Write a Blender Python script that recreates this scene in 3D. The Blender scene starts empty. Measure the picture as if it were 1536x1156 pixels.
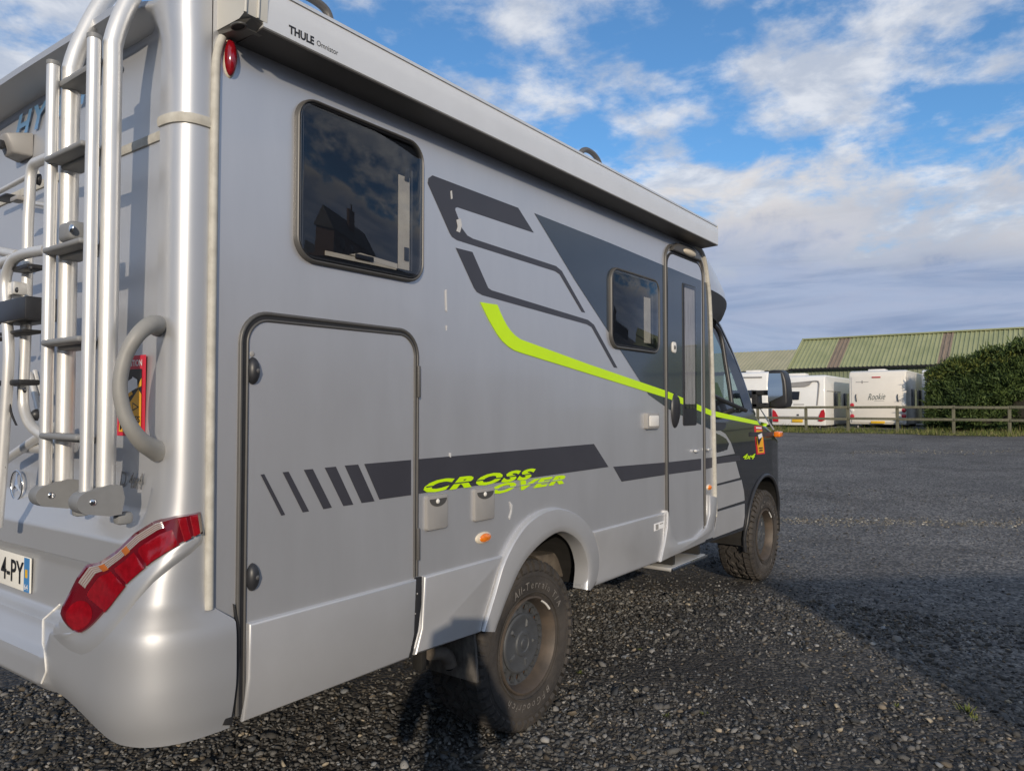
import bpy, bmesh, math, random
import numpy as np
from mathutils import Vector, Matrix
from mathutils.bvhtree import BVHTree

R = math.radians
random.seed(7)
rng = np.random.default_rng(7)
scene = bpy.context.scene
col = scene.collection

# ------------------------------------------------------------------ camera
# x runs forward along the motorhome, y to its left, its right-hand wall is y = 0
FPX, PCX, PCY = 1100.0, 768.0, 578.0
CAM = Vector((-1.166, -1.95, 1.5))
YAW, PITCH = R(36.64), math.atan(34 / 1100)
FW = Vector((math.cos(YAW) * math.cos(PITCH), math.sin(YAW) * math.cos(PITCH), math.sin(PITCH)))
RT = Vector((math.sin(YAW), -math.cos(YAW), 0))
UP = RT.cross(FW)
cam_d = bpy.data.cameras.new('camera')
cam_d.sensor_width = 36
cam_d.lens = FPX / 1536 * 36
cam_d.clip_start = .02
cam_d.clip_end = 3000
cam = bpy.data.objects.new('camera', cam_d)
col.objects.link(cam)
cam.matrix_world = Matrix.Translation(CAM) @ Matrix((RT, UP, -FW)).transposed().to_4x4()
scene.camera = cam

# ------------------------------------------------------------------ sun, sky, exposure
SUN_AZ, SUN_EL = R(40.7), R(16)          # heading of the light
SH = Vector((math.cos(SUN_AZ), math.sin(SUN_AZ), 0))
SR = Vector((math.sin(SUN_AZ), -math.cos(SUN_AZ), 0))
sd = bpy.data.lights.new('sun', 'SUN')
sd.energy = 3.2
sd.angle = R(.53)
sd.color = (1, .86, .68)
sun = bpy.data.objects.new('sun', sd)
col.objects.link(sun)
ldir = Vector((SH.x * math.cos(SUN_EL), SH.y * math.cos(SUN_EL), -math.sin(SUN_EL)))
sun.rotation_euler = ldir.to_track_quat('-Z', 'Y').to_euler()
sun.location = (-20, -20, 20)

world = bpy.data.worlds.new('World')
scene.world = world
world.use_nodes = True
nt = world.node_tree
nt.nodes.clear()
L = nt.links.new


def N(t, **kw):
    n = nt.nodes.new(t)
    for k, v in kw.items():
        setattr(n, k, v)
    return n


def M(op, a, b=None, c=None, clamp=False):
    n = N('ShaderNodeMath', operation=op)
    n.use_clamp = clamp
    for i, v in enumerate((a, b, c)):
        if v is None:
            continue
        if isinstance(v, (int, float)):
            n.inputs[i].default_value = v
        else:
            L(v, n.inputs[i])
    return n.outputs[0]


def SS(v, a, b):
    n = N('ShaderNodeMapRange', interpolation_type='SMOOTHSTEP')
    L(v, n.inputs[0])
    n.inputs[1].default_value = a
    n.inputs[2].default_value = b
    return n.outputs[0]


def MIXC(f, a, b):
    n = N('ShaderNodeMix', data_type='RGBA')
    if isinstance(f, (int, float)):
        n.inputs[0].default_value = f
    else:
        L(f, n.inputs[0])
    for i, v in ((6, a), (7, b)):
        if isinstance(v, tuple):
            n.inputs[i].default_value = (*v, 1)
        else:
            L(v, n.inputs[i])
    return n.outputs[2]


def NOISE(vec, scale, detail=8, rough=.55, off=(0, 0, 0), sc=(1, 1, 1), dist=0.):
    mp = N('ShaderNodeMapping')
    mp.inputs['Location'].default_value = off
    mp.inputs['Scale'].default_value = sc
    L(vec, mp.inputs['Vector'])
    n = N('ShaderNodeTexNoise')
    n.inputs['Scale'].default_value = scale
    n.inputs['Detail'].default_value = detail
    n.inputs['Roughness'].default_value = rough
    n.inputs['Distortion'].default_value = dist
    L(mp.outputs[0], n.inputs['Vector'])
    return n.outputs['Fac']


SKO = (5.5, 9.1)
SKB_ = (6.0, 1.0)
sky = N('ShaderNodeTexSky', sky_type='NISHITA')
sky.sun_disc = False
sky.sun_elevation = SUN_EL
sky.sun_rotation = math.atan2(-SH.x, -SH.y)
sky.altitude = 50
sky.air_density = 1.0
sky.dust_density = .6
sky.ozone_density = 2.5
tc = N('ShaderNodeTexCoord')
sep = N('ShaderNodeSeparateXYZ')
L(tc.outputs['Generated'], sep.inputs[0])
dx, dy, dz = sep.outputs
pz = M('ADD', M('MAXIMUM', dz, 0.0), .13)
comb = N('ShaderNodeCombineXYZ')
L(M('DIVIDE', dx, pz), comb.inputs[0])
L(M('DIVIDE', dy, pz), comb.inputs[1])
pl = comb.outputs[0]
# broken altocumulus
n1 = NOISE(pl, 1.15, 3, .5, (SKO[0], SKO[1], 0), dist=.15)
n2 = NOISE(pl, 4.0, 9, .60, (1.7, 5.2, 0), dist=.10)
dens = M('ADD', M('MULTIPLY', n1, .44), M('MULTIPLY', n2, .56))
m1 = SS(dens, .432, .575)
# low bank of stratocumulus
nb = NOISE(pl, .42, 2, .5, (SKB_[0], SKB_[1], 0))
nb2 = NOISE(tc.outputs['Generated'], 7.0, 8, .6, (0, 0, .3), (1, 1, 1.7), .35)
bh = M('ADD', M('MULTIPLY_ADD', nb, .46, .022), M('MULTIPLY_ADD', nb2, .24, -.12))
under = M('SUBTRACT', bh, dz)
mb = SS(under, -.012, .045)
# cloud colours (times ten: the background strength is 0.1)
shade = SS(NOISE(pl, 5.5, 6, .6, (7.7, 2.2, 0), dist=.2), .38, .66)
c_hi = MIXC(shade, (4.4, 4.8, 5.6), (6.7, 6.85, 7.2))
streak = NOISE(tc.outputs['Generated'], 3.4, 8, .58, (0, 0, .0), (1, 1, 7), .5)
low = MIXC(SS(streak, .36, .66), (2.05, 2.7, 4.15), (3.3, 3.85, 5.2))
puff = MIXC(SS(nb2, .40, .62), (3.9, 4.3, 5.1), (6.4, 6.1, 5.9))
c_bank = MIXC(SS(under, .01, .10), puff, low)
tint = N('ShaderNodeMix', data_type='RGBA', blend_type='MULTIPLY')
tint.inputs[0].default_value = 1
L(sky.outputs[0], tint.inputs[6])
tint.inputs[7].default_value = (.76, 1.12, 1.36, 1)
s1 = MIXC(M('MULTIPLY', m1, .90), tint.outputs[2], c_hi)
s2 = MIXC(M('MULTIPLY', mb, .97), s1, c_bank)
bg = N('ShaderNodeBackground')
bg.inputs['Strength'].default_value = .12
L(s2, bg.inputs[0])
wo = N('ShaderNodeOutputWorld')
L(bg.outputs[0], wo.inputs[0])

vs = scene.view_settings
vs.view_transform = 'Standard'
vs.look = 'None'
vs.exposure = 0.0
vs.gamma = 1
scene.cycles.use_denoising = True
scene.cycles.max_bounces = 8
scene.cycles.transparent_max_bounces = 12
scene.cycles.sample_clamp_indirect = 6

# ------------------------------------------------------------------ photo pixel -> place


def ray(px, py):
    return (FW + RT * ((px - PCX) / FPX) + UP * ((PCY - py) / FPX)).normalized()


def on_y(px, py, y=0.0):
    d = ray(px, py)
    return CAM + d * ((y - CAM.y) / d.y)


def on_x(px, py, x):
    d = ray(px, py)
    return CAM + d * ((x - CAM.x) / d.x)


def wl(pts, y=0.0):
    return [(p.x, p.z) for p in (on_y(a, b, y) for a, b in pts)]


# ------------------------------------------------------------------ materials
MATS = {}


def mat(name, c, rough=.5, metal=0., coat=0., var=.0, vscale=6., bump=0., bscale=40., spec=.5, emit=None, vsc=(1, 1, 1), c2=None, rvar=0.):
    if name in MATS:
        return MATS[name]
    m = bpy.data.materials.new(name)
    m.use_nodes = True
    t = m.node_tree
    p = t.nodes['Principled BSDF']
    p.inputs['Base Color'].default_value = (*c, 1)
    p.inputs['Roughness'].default_value = rough
    p.inputs['Metallic'].default_value = metal
    p.inputs['Coat Weight'].default_value = coat
    p.inputs['Coat Roughness'].default_value = .06
    p.inputs['Specular IOR Level'].default_value = spec
    if var or bump or c2 or rvar:
        co = t.nodes.new('ShaderNodeTexCoord')
        mp = t.nodes.new('ShaderNodeMapping')
        mp.inputs['Scale'].default_value = vsc
        t.links.new(co.outputs['Object'], mp.inputs[0])
        no = t.nodes.new('ShaderNodeTexNoise')
        no.inputs['Scale'].default_value = vscale
        no.inputs['Detail'].default_value = 8
        no.inputs['Roughness'].default_value = .6
        t.links.new(mp.outputs[0], no.inputs['Vector'])
        rp = t.nodes.new('ShaderNodeValToRGB')
        rp.color_ramp.elements[0].position = .32
        rp.color_ramp.elements[1].position = .68
        d = c2 if c2 else tuple(x * (1 - var) for x in c)
        u = c if c2 else tuple(min(1, x * (1 + var)) for x in c)
        rp.color_ramp.elements[0].color = (*d, 1)
        rp.color_ramp.elements[1].color = (*u, 1)
        t.links.new(no.outputs['Fac'], rp.inputs[0])
        t.links.new(rp.outputs[0], p.inputs['Base Color'])
        if rvar:
            mr = t.nodes.new('ShaderNodeMapRange')
            mr.inputs[3].default_value = rough - rvar
            mr.inputs[4].default_value = rough + rvar
            t.links.new(no.outputs['Fac'], mr.inputs[0])
            t.links.new(mr.outputs[0], p.inputs['Roughness'])
        if bump:
            n2_ = t.nodes.new('ShaderNodeTexNoise')
            n2_.inputs['Scale'].default_value = bscale
            n2_.inputs['Detail'].default_value = 6
            t.links.new(co.outputs['Object'], n2_.inputs['Vector'])
            b = t.nodes.new('ShaderNodeBump')
            b.inputs['Strength'].default_value = bump
            b.inputs['Distance'].default_value = .02
            t.links.new(n2_.outputs['Fac'], b.inputs['Height'])
            t.links.new(b.outputs[0], p.inputs['Normal'])
    if emit:
        p.inputs['Emission Color'].default_value = (*emit, 1)
        p.inputs['Emission Strength'].default_value = 1
    MATS[name] = m
    return m


def glass_mat(name, tint, gloss=.08, rough=.01, ior=1.5):
    if name in MATS:
        return MATS[name]
    m = bpy.data.materials.new(name)
    m.use_nodes = True
    t = m.node_tree
    t.nodes.clear()
    o = t.nodes.new('ShaderNodeOutputMaterial')
    mx = t.nodes.new('ShaderNodeMixShader')
    tr = t.nodes.new('ShaderNodeBsdfTransparent')
    tr.inputs[0].default_value = (*tint, 1)
    gl = t.nodes.new('ShaderNodeBsdfGlossy')
    gl.inputs['Roughness'].default_value = rough
    lw = t.nodes.new('ShaderNodeFresnel')
    lw.inputs['IOR'].default_value = ior
    ad = t.nodes.new('ShaderNodeMath')
    ad.operation = 'ADD'
    ad.use_clamp = True
    ad.inputs[1].default_value = gloss
    t.links.new(lw.outputs[0], ad.inputs[0])
    ge = t.nodes.new('ShaderNodeNewGeometry')
    bk = t.nodes.new('ShaderNodeMath')
    bk.operation = 'SUBTRACT'
    bk.use_clamp = True
    t.links.new(ad.outputs[0], bk.inputs[0])
    t.links.new(ge.outputs['Backfacing'], bk.inputs[1])
    t.links.new(bk.outputs[0], mx.inputs[0])
    t.links.new(tr.outputs[0], mx.inputs[1])
    t.links.new(gl.outputs[0], mx.inputs[2])
    t.links.new(mx.outputs[0], o.inputs[0])
    MATS[name] = m
    return m


SILVER = mat('silver side paint', (.60, .608, .63), .34, .60, .45, var=.035, vscale=2.6, rvar=.07, vsc=(2.2, 1, .55), bump=.035, bscale=1.6)
SILVER2 = mat('silver skirt paint', (.55, .553, .565), .37, .5, .3, var=.05, vscale=3, rvar=.06)
REARP = mat('silver rear gel coat', (.53, .54, .56), .43, .58, .12, var=.03, vscale=1.5, rvar=.03)
ALU = mat('anodised aluminium', (.74, .735, .72), .42, .6, 0, var=.04, vscale=9, rvar=.05)
BRUSHED = mat('pale alloy tube', (.69, .685, .67), .45, .5, 0, var=.05, vscale=9)
TREAD_GREY = mat('grey tread plastic', (.22, .225, .23), .55, var=.08, vscale=14)
DARKG = mat('charcoal decal film', (.045, .045, .056), .38, 0, .1, var=.08, vscale=5)
NAVY = mat('dark blue decal film', (.035, .05, .07), .16, .2, .6, var=.05, vscale=4)
NEON = mat('neon yellow film', (.56, .86, .0), .4, 0, .1, var=.03)
CABBLK = mat('black cab paint', (.012, .013, .017), .22, .3, 1., var=.1, vscale=5)
RUBBER = mat('black rubber', (.018, .018, .02), .6, var=.15, vscale=20)
PLASTIC = mat('black plastic', (.025, .026, .03), .42, var=.15, vscale=20)
CHIP = mat('pale paint chip', (.55, .55, .55), .6)
TAUPE = mat('taupe frame', (.098, .095, .092), .45, .25, var=.06, vscale=10)
TAUPE_D = mat('dark taupe frame', (.13, .125, .12), .42, .3, var=.06, vscale=10)
BEIGE = mat('aged beige sealing strip', (.55, .53, .47), .6, var=.10, vscale=25, c2=(.40, .38, .33))
VENTP = mat('grey hatch plastic', (.30, .29, .28), .45, var=.05)
HANDLEG = mat('grey handle plastic', (.28, .275, .26), .5, var=.06, vscale=20)
REDL = mat('red lens', (.23, .004, .010), .12, 0, 1., var=.2, vscale=60)
REDD = mat('dark red lens', (.12, .003, .009), .14, 0, 1.)
CLEARL = mat('clear lens', (.52, .47, .45), .15, .4, 1.)
AMBERD = mat('dim amber bulb', (.40, .12, .03), .2, 0, 1.)
AMBER = mat('amber lens', (.80, .20, .01), .2, 0, 1., var=.2, vscale=60)
CREAMP = mat('cream plastic', (.62, .55, .44), .5, var=.06)
WHITEP = mat('white plastic', (.72, .70, .66), .45, var=.04)
BLIND = mat('cream blind', (.70, .60, .46), .8, var=.1, vscale=12)
INSIDE = mat('unlit interior black', (.006, .007, .010), .7, var=.2)  # near-black colour standing in for insides that get no light
PANE = glass_mat('tinted acrylic', (.80, .82, .85), .035, .008, 1.47)
CABGLASS = glass_mat('cab glass', (.55, .66, .64), .06, .005)
TYRE = mat('dusty tyre rubber', (.070, .060, .052), .85, var=.0, vscale=5, c2=(.026, .024, .023), bump=.25, bscale=60)
LETTER = mat('worn white lettering', (.24, .22, .20), .8, c2=(.075, .066, .058), vscale=40)
RIMB = mat('dusty rim', (.11, .085, .066), .6, .1, c2=(.05, .042, .036), vscale=9)
CAPG = mat('grey hub cap', (.060, .064, .070), .55, var=.15, vscale=14)
RUST = mat('rusty metal', (.20, .085, .035), .8, c2=(.08, .045, .03), vscale=18)
CHASSIS = mat('black underbody', (.014, .013, .012), .8, var=.3, vscale=8)
MUDDY = mat('dusty suspension metal', (.16, .135, .11), .8, c2=(.06, .05, .042), vscale=9)
FLAP = mat('scuffed mudflap rubber', (.17, .155, .14), .75, c2=(.06, .055, .05), vscale=9, vsc=(12, 3, 1))
AWN = mat('light grey awning case', (.74, .74, .735), .38, .35, .1, var=.03)
AWND = mat('dark awning underside', (.085, .082, .082), .5, .2, var=.05)
AWNCAP = mat('awning end cap plastic', (.52, .51, .47), .5, var=.04)
BLACKTXT = mat('black print', (.012, .012, .014), .5)
WHITETXT = mat('white print', (.8, .8, .8), .5)
BLUETXT = mat('blue grey lettering', (.16, .33, .55), .3, .3, .3)
CHROME = mat('chrome', (.75, .75, .75), .12, 1.)
STRED = mat('sticker red', (.62, .02, .05), .45)
STYEL = mat('sticker yellow', (.80, .40, .02), .45)
PLATEW = mat('plate white', (.74, .72, .66), .4)
PLATEB = mat('plate blue', (.06, .22, .48), .4)
PLATEY = mat('plate yellow', (.78, .48, .03), .4, c2=(.62, .36, .02), vscale=30)
MIRG = mat('mirror glass', (.50, .56, .58), .03, 1.)
LAMPRED = mat('caravan red lamp', (.45, .02, .03), .2, 0, .8)
CARAV = mat('cream white caravan panel', (.74, .70, .63), .35, 0, .3, var=.03, vscale=2)
CARAVW = mat('white caravan panel', (.76, .755, .73), .35, 0, .3, var=.03, vscale=2)
DKWIN = mat('dark caravan window', (.02, .024, .034), .1, 0, .6)

# ------------------------------------------------------------------ object helpers
WM = {}


def link(o, parent=None, world_space=True):
    col.objects.link(o)
    loc = Matrix.Translation(o.location)
    if parent is not None:
        o.parent = parent
        if world_space:
            o.matrix_parent_inverse = WM[parent].inverted()
            WM[o] = loc
        else:
            WM[o] = WM[parent] @ loc
    else:
        WM[o] = loc @ o.rotation_euler.to_matrix().to_4x4()
    return o


def thing(name, label, cat, loc=(0, 0, 0), group=None):
    o = bpy.data.objects.new(name, None)
    o.location = loc
    o.empty_display_size = .3
    o['label'] = label
    o['category'] = cat
    if group:
        o['group'] = group
    return link(o)


def mk(name, verts, faces, m, parent=None, smooth=None, normals=True, loc=None, world_space=True):
    me = bpy.data.meshes.new(name)
    me.from_pydata([tuple(v) for v in verts], [], faces)
    return mo(name, me, m, parent, smooth, normals, loc, world_space)


def mo(name, me, m, parent=None, smooth=None, normals=True, loc=None, world_space=True):
    if normals:
        bm = bmesh.new()
        bm.from_mesh(me)
        bmesh.ops.recalc_face_normals(bm, faces=bm.faces)
        bm.to_mesh(me)
        bm.free()
    if smooth is not None:
        for p in me.polygons:
            p.use_smooth = True
        me.set_sharp_from_angle(angle=R(smooth))
    if m is not None:
        for q in (m if isinstance(m, (list, tuple)) else [m]):
            me.materials.append(q)
    o = bpy.data.objects.new(name, me)
    if loc is not None:
        o.location = loc
    return link(o, parent, world_space)


def bevel_mesh(me, w, seg=2, angle=30):
    bm = bmesh.new()
    bm.from_mesh(me)
    bmesh.ops.recalc_face_normals(bm, faces=bm.faces)
    es = [e for e in bm.edges if len(e.link_faces) == 2 and e.calc_face_angle(0) > R(angle)]
    bmesh.ops.bevel(bm, geom=es, offset=w, segments=seg, affect='EDGES', profile=.5)
    bm.to_mesh(me)
    bm.free()


def box(name, c, s, m, parent=None, bevel=0., seg=2, rot=None, world_space=True):
    v = []
    for i in (-1, 1):
        for j in (-1, 1):
            for k in (-1, 1):
                p = Vector((i * s[0] / 2, j * s[1] / 2, k * s[2] / 2))
                if rot is not None:
                    p = rot @ p
                v.append(p + Vector(c))
    f = [(0, 1, 3, 2), (4, 6, 7, 5), (0, 4, 5, 1), (2, 3, 7, 6), (0, 2, 6, 4), (1, 5, 7, 3)]
    me = bpy.data.meshes.new(name)
    me.from_pydata([tuple(a) for a in v], [], f)
    if bevel:
        bevel_mesh(me, bevel, seg)
    return mo(name, me, m, parent, 40 if bevel else None, not bevel, None, world_space)


def prism(name, poly, y0, y1, m, parent=None, bevel=0., seg=2, axis='y'):
    """polygon in (x,z) extruded along y (or (y,z) along x)."""
    n = len(poly)
    f = lambda a, b, h: (a, h, b) if axis == 'y' else (h, a, b)
    v = [f(a, b, y0) for a, b in poly] + [f(a, b, y1) for a, b in poly]
    fc = [tuple(range(n)), tuple(range(n, 2 * n))] + [(i, (i + 1) % n, n + (i + 1) % n, n + i) for i in range(n)]
    me = bpy.data.meshes.new(name)
    me.from_pydata(v, [], fc)
    if bevel:
        bm = bmesh.new()
        bm.from_mesh(me)
        bmesh.ops.recalc_face_normals(bm, faces=bm.faces)
        pos = 1 if axis == 'y' else 0
        es = [e for e in bm.edges if all(abs(q.co[pos] - y1) < 1e-6 for q in e.verts)]
        bmesh.ops.bevel(bm, geom=es, offset=bevel, segments=seg, affect='EDGES', profile=.5)
        bm.to_mesh(me)
        bm.free()
    return mo(name, me, m, parent, 35 if bevel else None)


def catmull(pts, n, closed=False):
    P = [Vector(p) for p in pts]
    k = len(P)
    out = []
    segs = k if closed else k - 1
    for s in range(segs):
        if closed:
            a, b, c, d = P[(s - 1) % k], P[s], P[(s + 1) % k], P[(s + 2) % k]
        else:
            a, b, c, d = P[max(s - 1, 0)], P[s], P[s + 1], P[min(s + 2, k - 1)]
        for i in range(n):
            t = i / n
            out.append(.5 * ((2 * b) + (c - a) * t + (2 * a - 5 * b + 4 * c - d) * t * t + (3 * b - a - 3 * c + d) * t ** 3))
    if not closed:
        out.append(P[-1])
    return out


def resample(pts, n):
    P = [Vector(p) for p in pts]
    d = [0.]
    for a, b in zip(P, P[1:]):
        d.append(d[-1] + (b - a).length)
    out = []
    j = 0
    for i in range(n):
        t = d[-1] * i / (n - 1)
        while j < len(P) - 2 and d[j + 1] < t:
            j += 1
        s = (t - d[j]) / max(1e-9, d[j + 1] - d[j])
        out.append(P[j].lerp(P[j + 1], min(1, s)))
    return out


def tube_geo(path, r, seg=12, closed=False, flat=None):
    P = [Vector(p) for p in path]
    n = len(P)
    rad = r if isinstance(r, (list, tuple)) else [r] * n
    v, f = [], []
    T = []
    for i in range(n):
        a = P[(i - 1) % n] if (closed or i > 0) else P[i]
        b = P[(i + 1) % n] if (closed or i < n - 1) else P[i]
        T.append((b - a).normalized())
    u = T[0].orthogonal().normalized() if flat is None else Vector(flat)
    for i in range(n):
        u = (u - T[i] * u.dot(T[i])).normalized()
        w = T[i].cross(u)
        for k in range(seg):
            an = 2 * math.pi * k / seg
            v.append(P[i] + (u * math.cos(an) + w * math.sin(an)) * rad[i])
    for i in range(n if closed else n - 1):
        for k in range(seg):
            a, b = i * seg, ((i + 1) % n) * seg
            f.append((a + k, a + (k + 1) % seg, b + (k + 1) % seg, b + k))
    if not closed:
        f.append(tuple(range(seg)))
        f.append(tuple((n - 1) * seg + k for k in range(seg)))
    return v, f


def tube(name, path, r, m, parent=None, seg=12, closed=False):
    v, f = tube_geo(path, r, seg, closed)
    return mk(name, v, f, m, parent, 50)


def sweep(name, path, prof, m, parent=None, closed=False, y0=0.0):
    """path in (x,z) on the wall; prof = [(n, y)...] closed profile, n across the path."""
    P = [Vector((a, b)) for a, b in path]
    n, k = len(P), len(prof)
    v, f = [], []
    for i in range(n):
        a = P[(i - 1) % n] if (closed or i > 0) else P[i]
        b = P[(i + 1) % n] if (closed or i < n - 1) else P[i]
        t = (b - a).normalized()
        nn = Vector((t.y, -t.x))
        for (q, y) in prof:
            p = P[i] + nn * q
            v.append((p.x, y0 + y, p.y))
    for i in range(n if closed else n - 1):
        for j in range(k):
            a, b = i * k, ((i + 1) % n) * k
            f.append((a + j, a + (j + 1) % k, b + (j + 1) % k, b + j))
    if not closed:
        f += [tuple(range(k)), tuple((n - 1) * k + j for j in range(k))]
    return mk(name, v, f, m, parent, 40)


def rrect(x0, x1, z0, z1, r, n=8):
    out = []
    for cx, cz, a0 in ((x1 - r, z0 + r, -90), (x1 - r, z1 - r, 0), (x0 + r, z1 - r, 90), (x0 + r, z0 + r, 180)):
        for i in range(n + 1):
            a = R(a0 + 90 * i / n)
            out.append((cx + r * math.cos(a), cz + r * math.sin(a)))
    return out


def round_prof(w, h, y=0.0, n=6):
    """half-round profile standing h off the wall."""
    return [(-w / 2, y + .004)] + [(-w / 2 * math.cos(math.pi * i / n), y - h * math.sin(math.pi * i / n) ** .7 if 0 < i < n else y) for i in range(n + 1)] + [(w / 2, y + .004)]


def dome(name, c, rx, rz, h, m, parent=None, axis='-y', nu=20, nv=5, rot=0.):
    v, f = [], []
    for j in range(nv):
        ph = math.pi / 2 * j / nv
        for i in range(nu):
            a = 2 * math.pi * i / nu
            p = Vector((rx * math.cos(ph) * math.cos(a), rz * math.cos(ph) * math.sin(a)))
            if rot:
                p = Vector((p.x * math.cos(rot) - p.y * math.sin(rot), p.x * math.sin(rot) + p.y * math.cos(rot)))
            hh = h * math.sin(ph)
            v.append((c[0] + p.x, c[1] - hh, c[2] + p.y) if axis == '-y' else (c[0] - hh, c[1] + p.x, c[2] + p.y))
    v.append((c[0], c[1] - h, c[2]) if axis == '-y' else (c[0] - h, c[1], c[2]))
    for j in range(nv - 1):
        for i in range(nu):
            f.append((j * nu + i, j * nu + (i + 1) % nu, (j + 1) * nu + (i + 1) % nu, (j + 1) * nu + i))
    for i in range(nu):
        f.append(((nv - 1) * nu + i, (nv - 1) * nu + (i + 1) % nu, nv * nu))
    f.append(tuple(range(nu)))
    return mk(name, v, f, m, parent, 50)


def text_geo(s, shear=0., bold=0., spacing=1.0):
    cu = bpy.data.curves.new('txt', 'FONT')
    cu.body = s
    cu.shear = shear
    cu.offset = bold
    cu.space_character = spacing
    cu.resolution_u = 3
    o = bpy.data.objects.new('txt', cu)
    col.objects.link(o)
    dg = bpy.context.evaluated_depsgraph_get()
    me = bpy.data.meshes.new_from_object(o.evaluated_get(dg))
    v = np.array([tuple(a.co)[:2] for a in me.vertices])
    f = [tuple(p.vertices) for p in me.polygons]
    bpy.data.objects.remove(o)
    bpy.data.curves.remove(cu)
    bpy.data.meshes.remove(me)
    return v, f


def text(name, s, place, m, parent, shear=0., bold=0., spacing=1.0):
    """place(u, v) with u,v in 0..1 over the text's box -> world point."""
    v, f = text_geo(s, shear, bold, spacing)
    lo, hi = v.min(0), v.max(0)
    q = (v - lo) / (hi - lo)
    return mk(name, [place(a, b) for a, b in q], f, m, parent, normals=False)


def clip_x(poly, x0, x1):
    def half(P, inside, at):
        out = []
        for i in range(len(P)):
            a, b = P[i - 1], P[i]
            ia, ib = inside(a), inside(b)
            if ia != ib:
                t = (at - a[0]) / (b[0] - a[0])
                out.append((at, a[1] + t * (b[1] - a[1])))
            if ib:
                out.append(b)
        return out
    P = half(poly, lambda p: p[0] >= x0, x0)
    return half(P, lambda p: p[0] <= x1, x1) if P else []


def z_(ox, oy, s, pts):
    return [(ox + a * s, oy + b * s) for a, b in pts]


def smooth(t):
    t = max(0., min(1., t))
    return t * t * (3 - 2 * t)


def interp(tab, z):
    return float(np.interp(z, [a for a, _ in tab], [b for _, b in tab]))


# ------------------------------------------------------------------ ground
def ground_z(x):
    if x < 7:
        return 0.
    return .0235 * (min(x, 36) - 7) * smooth((x - 7) / 6)


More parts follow.
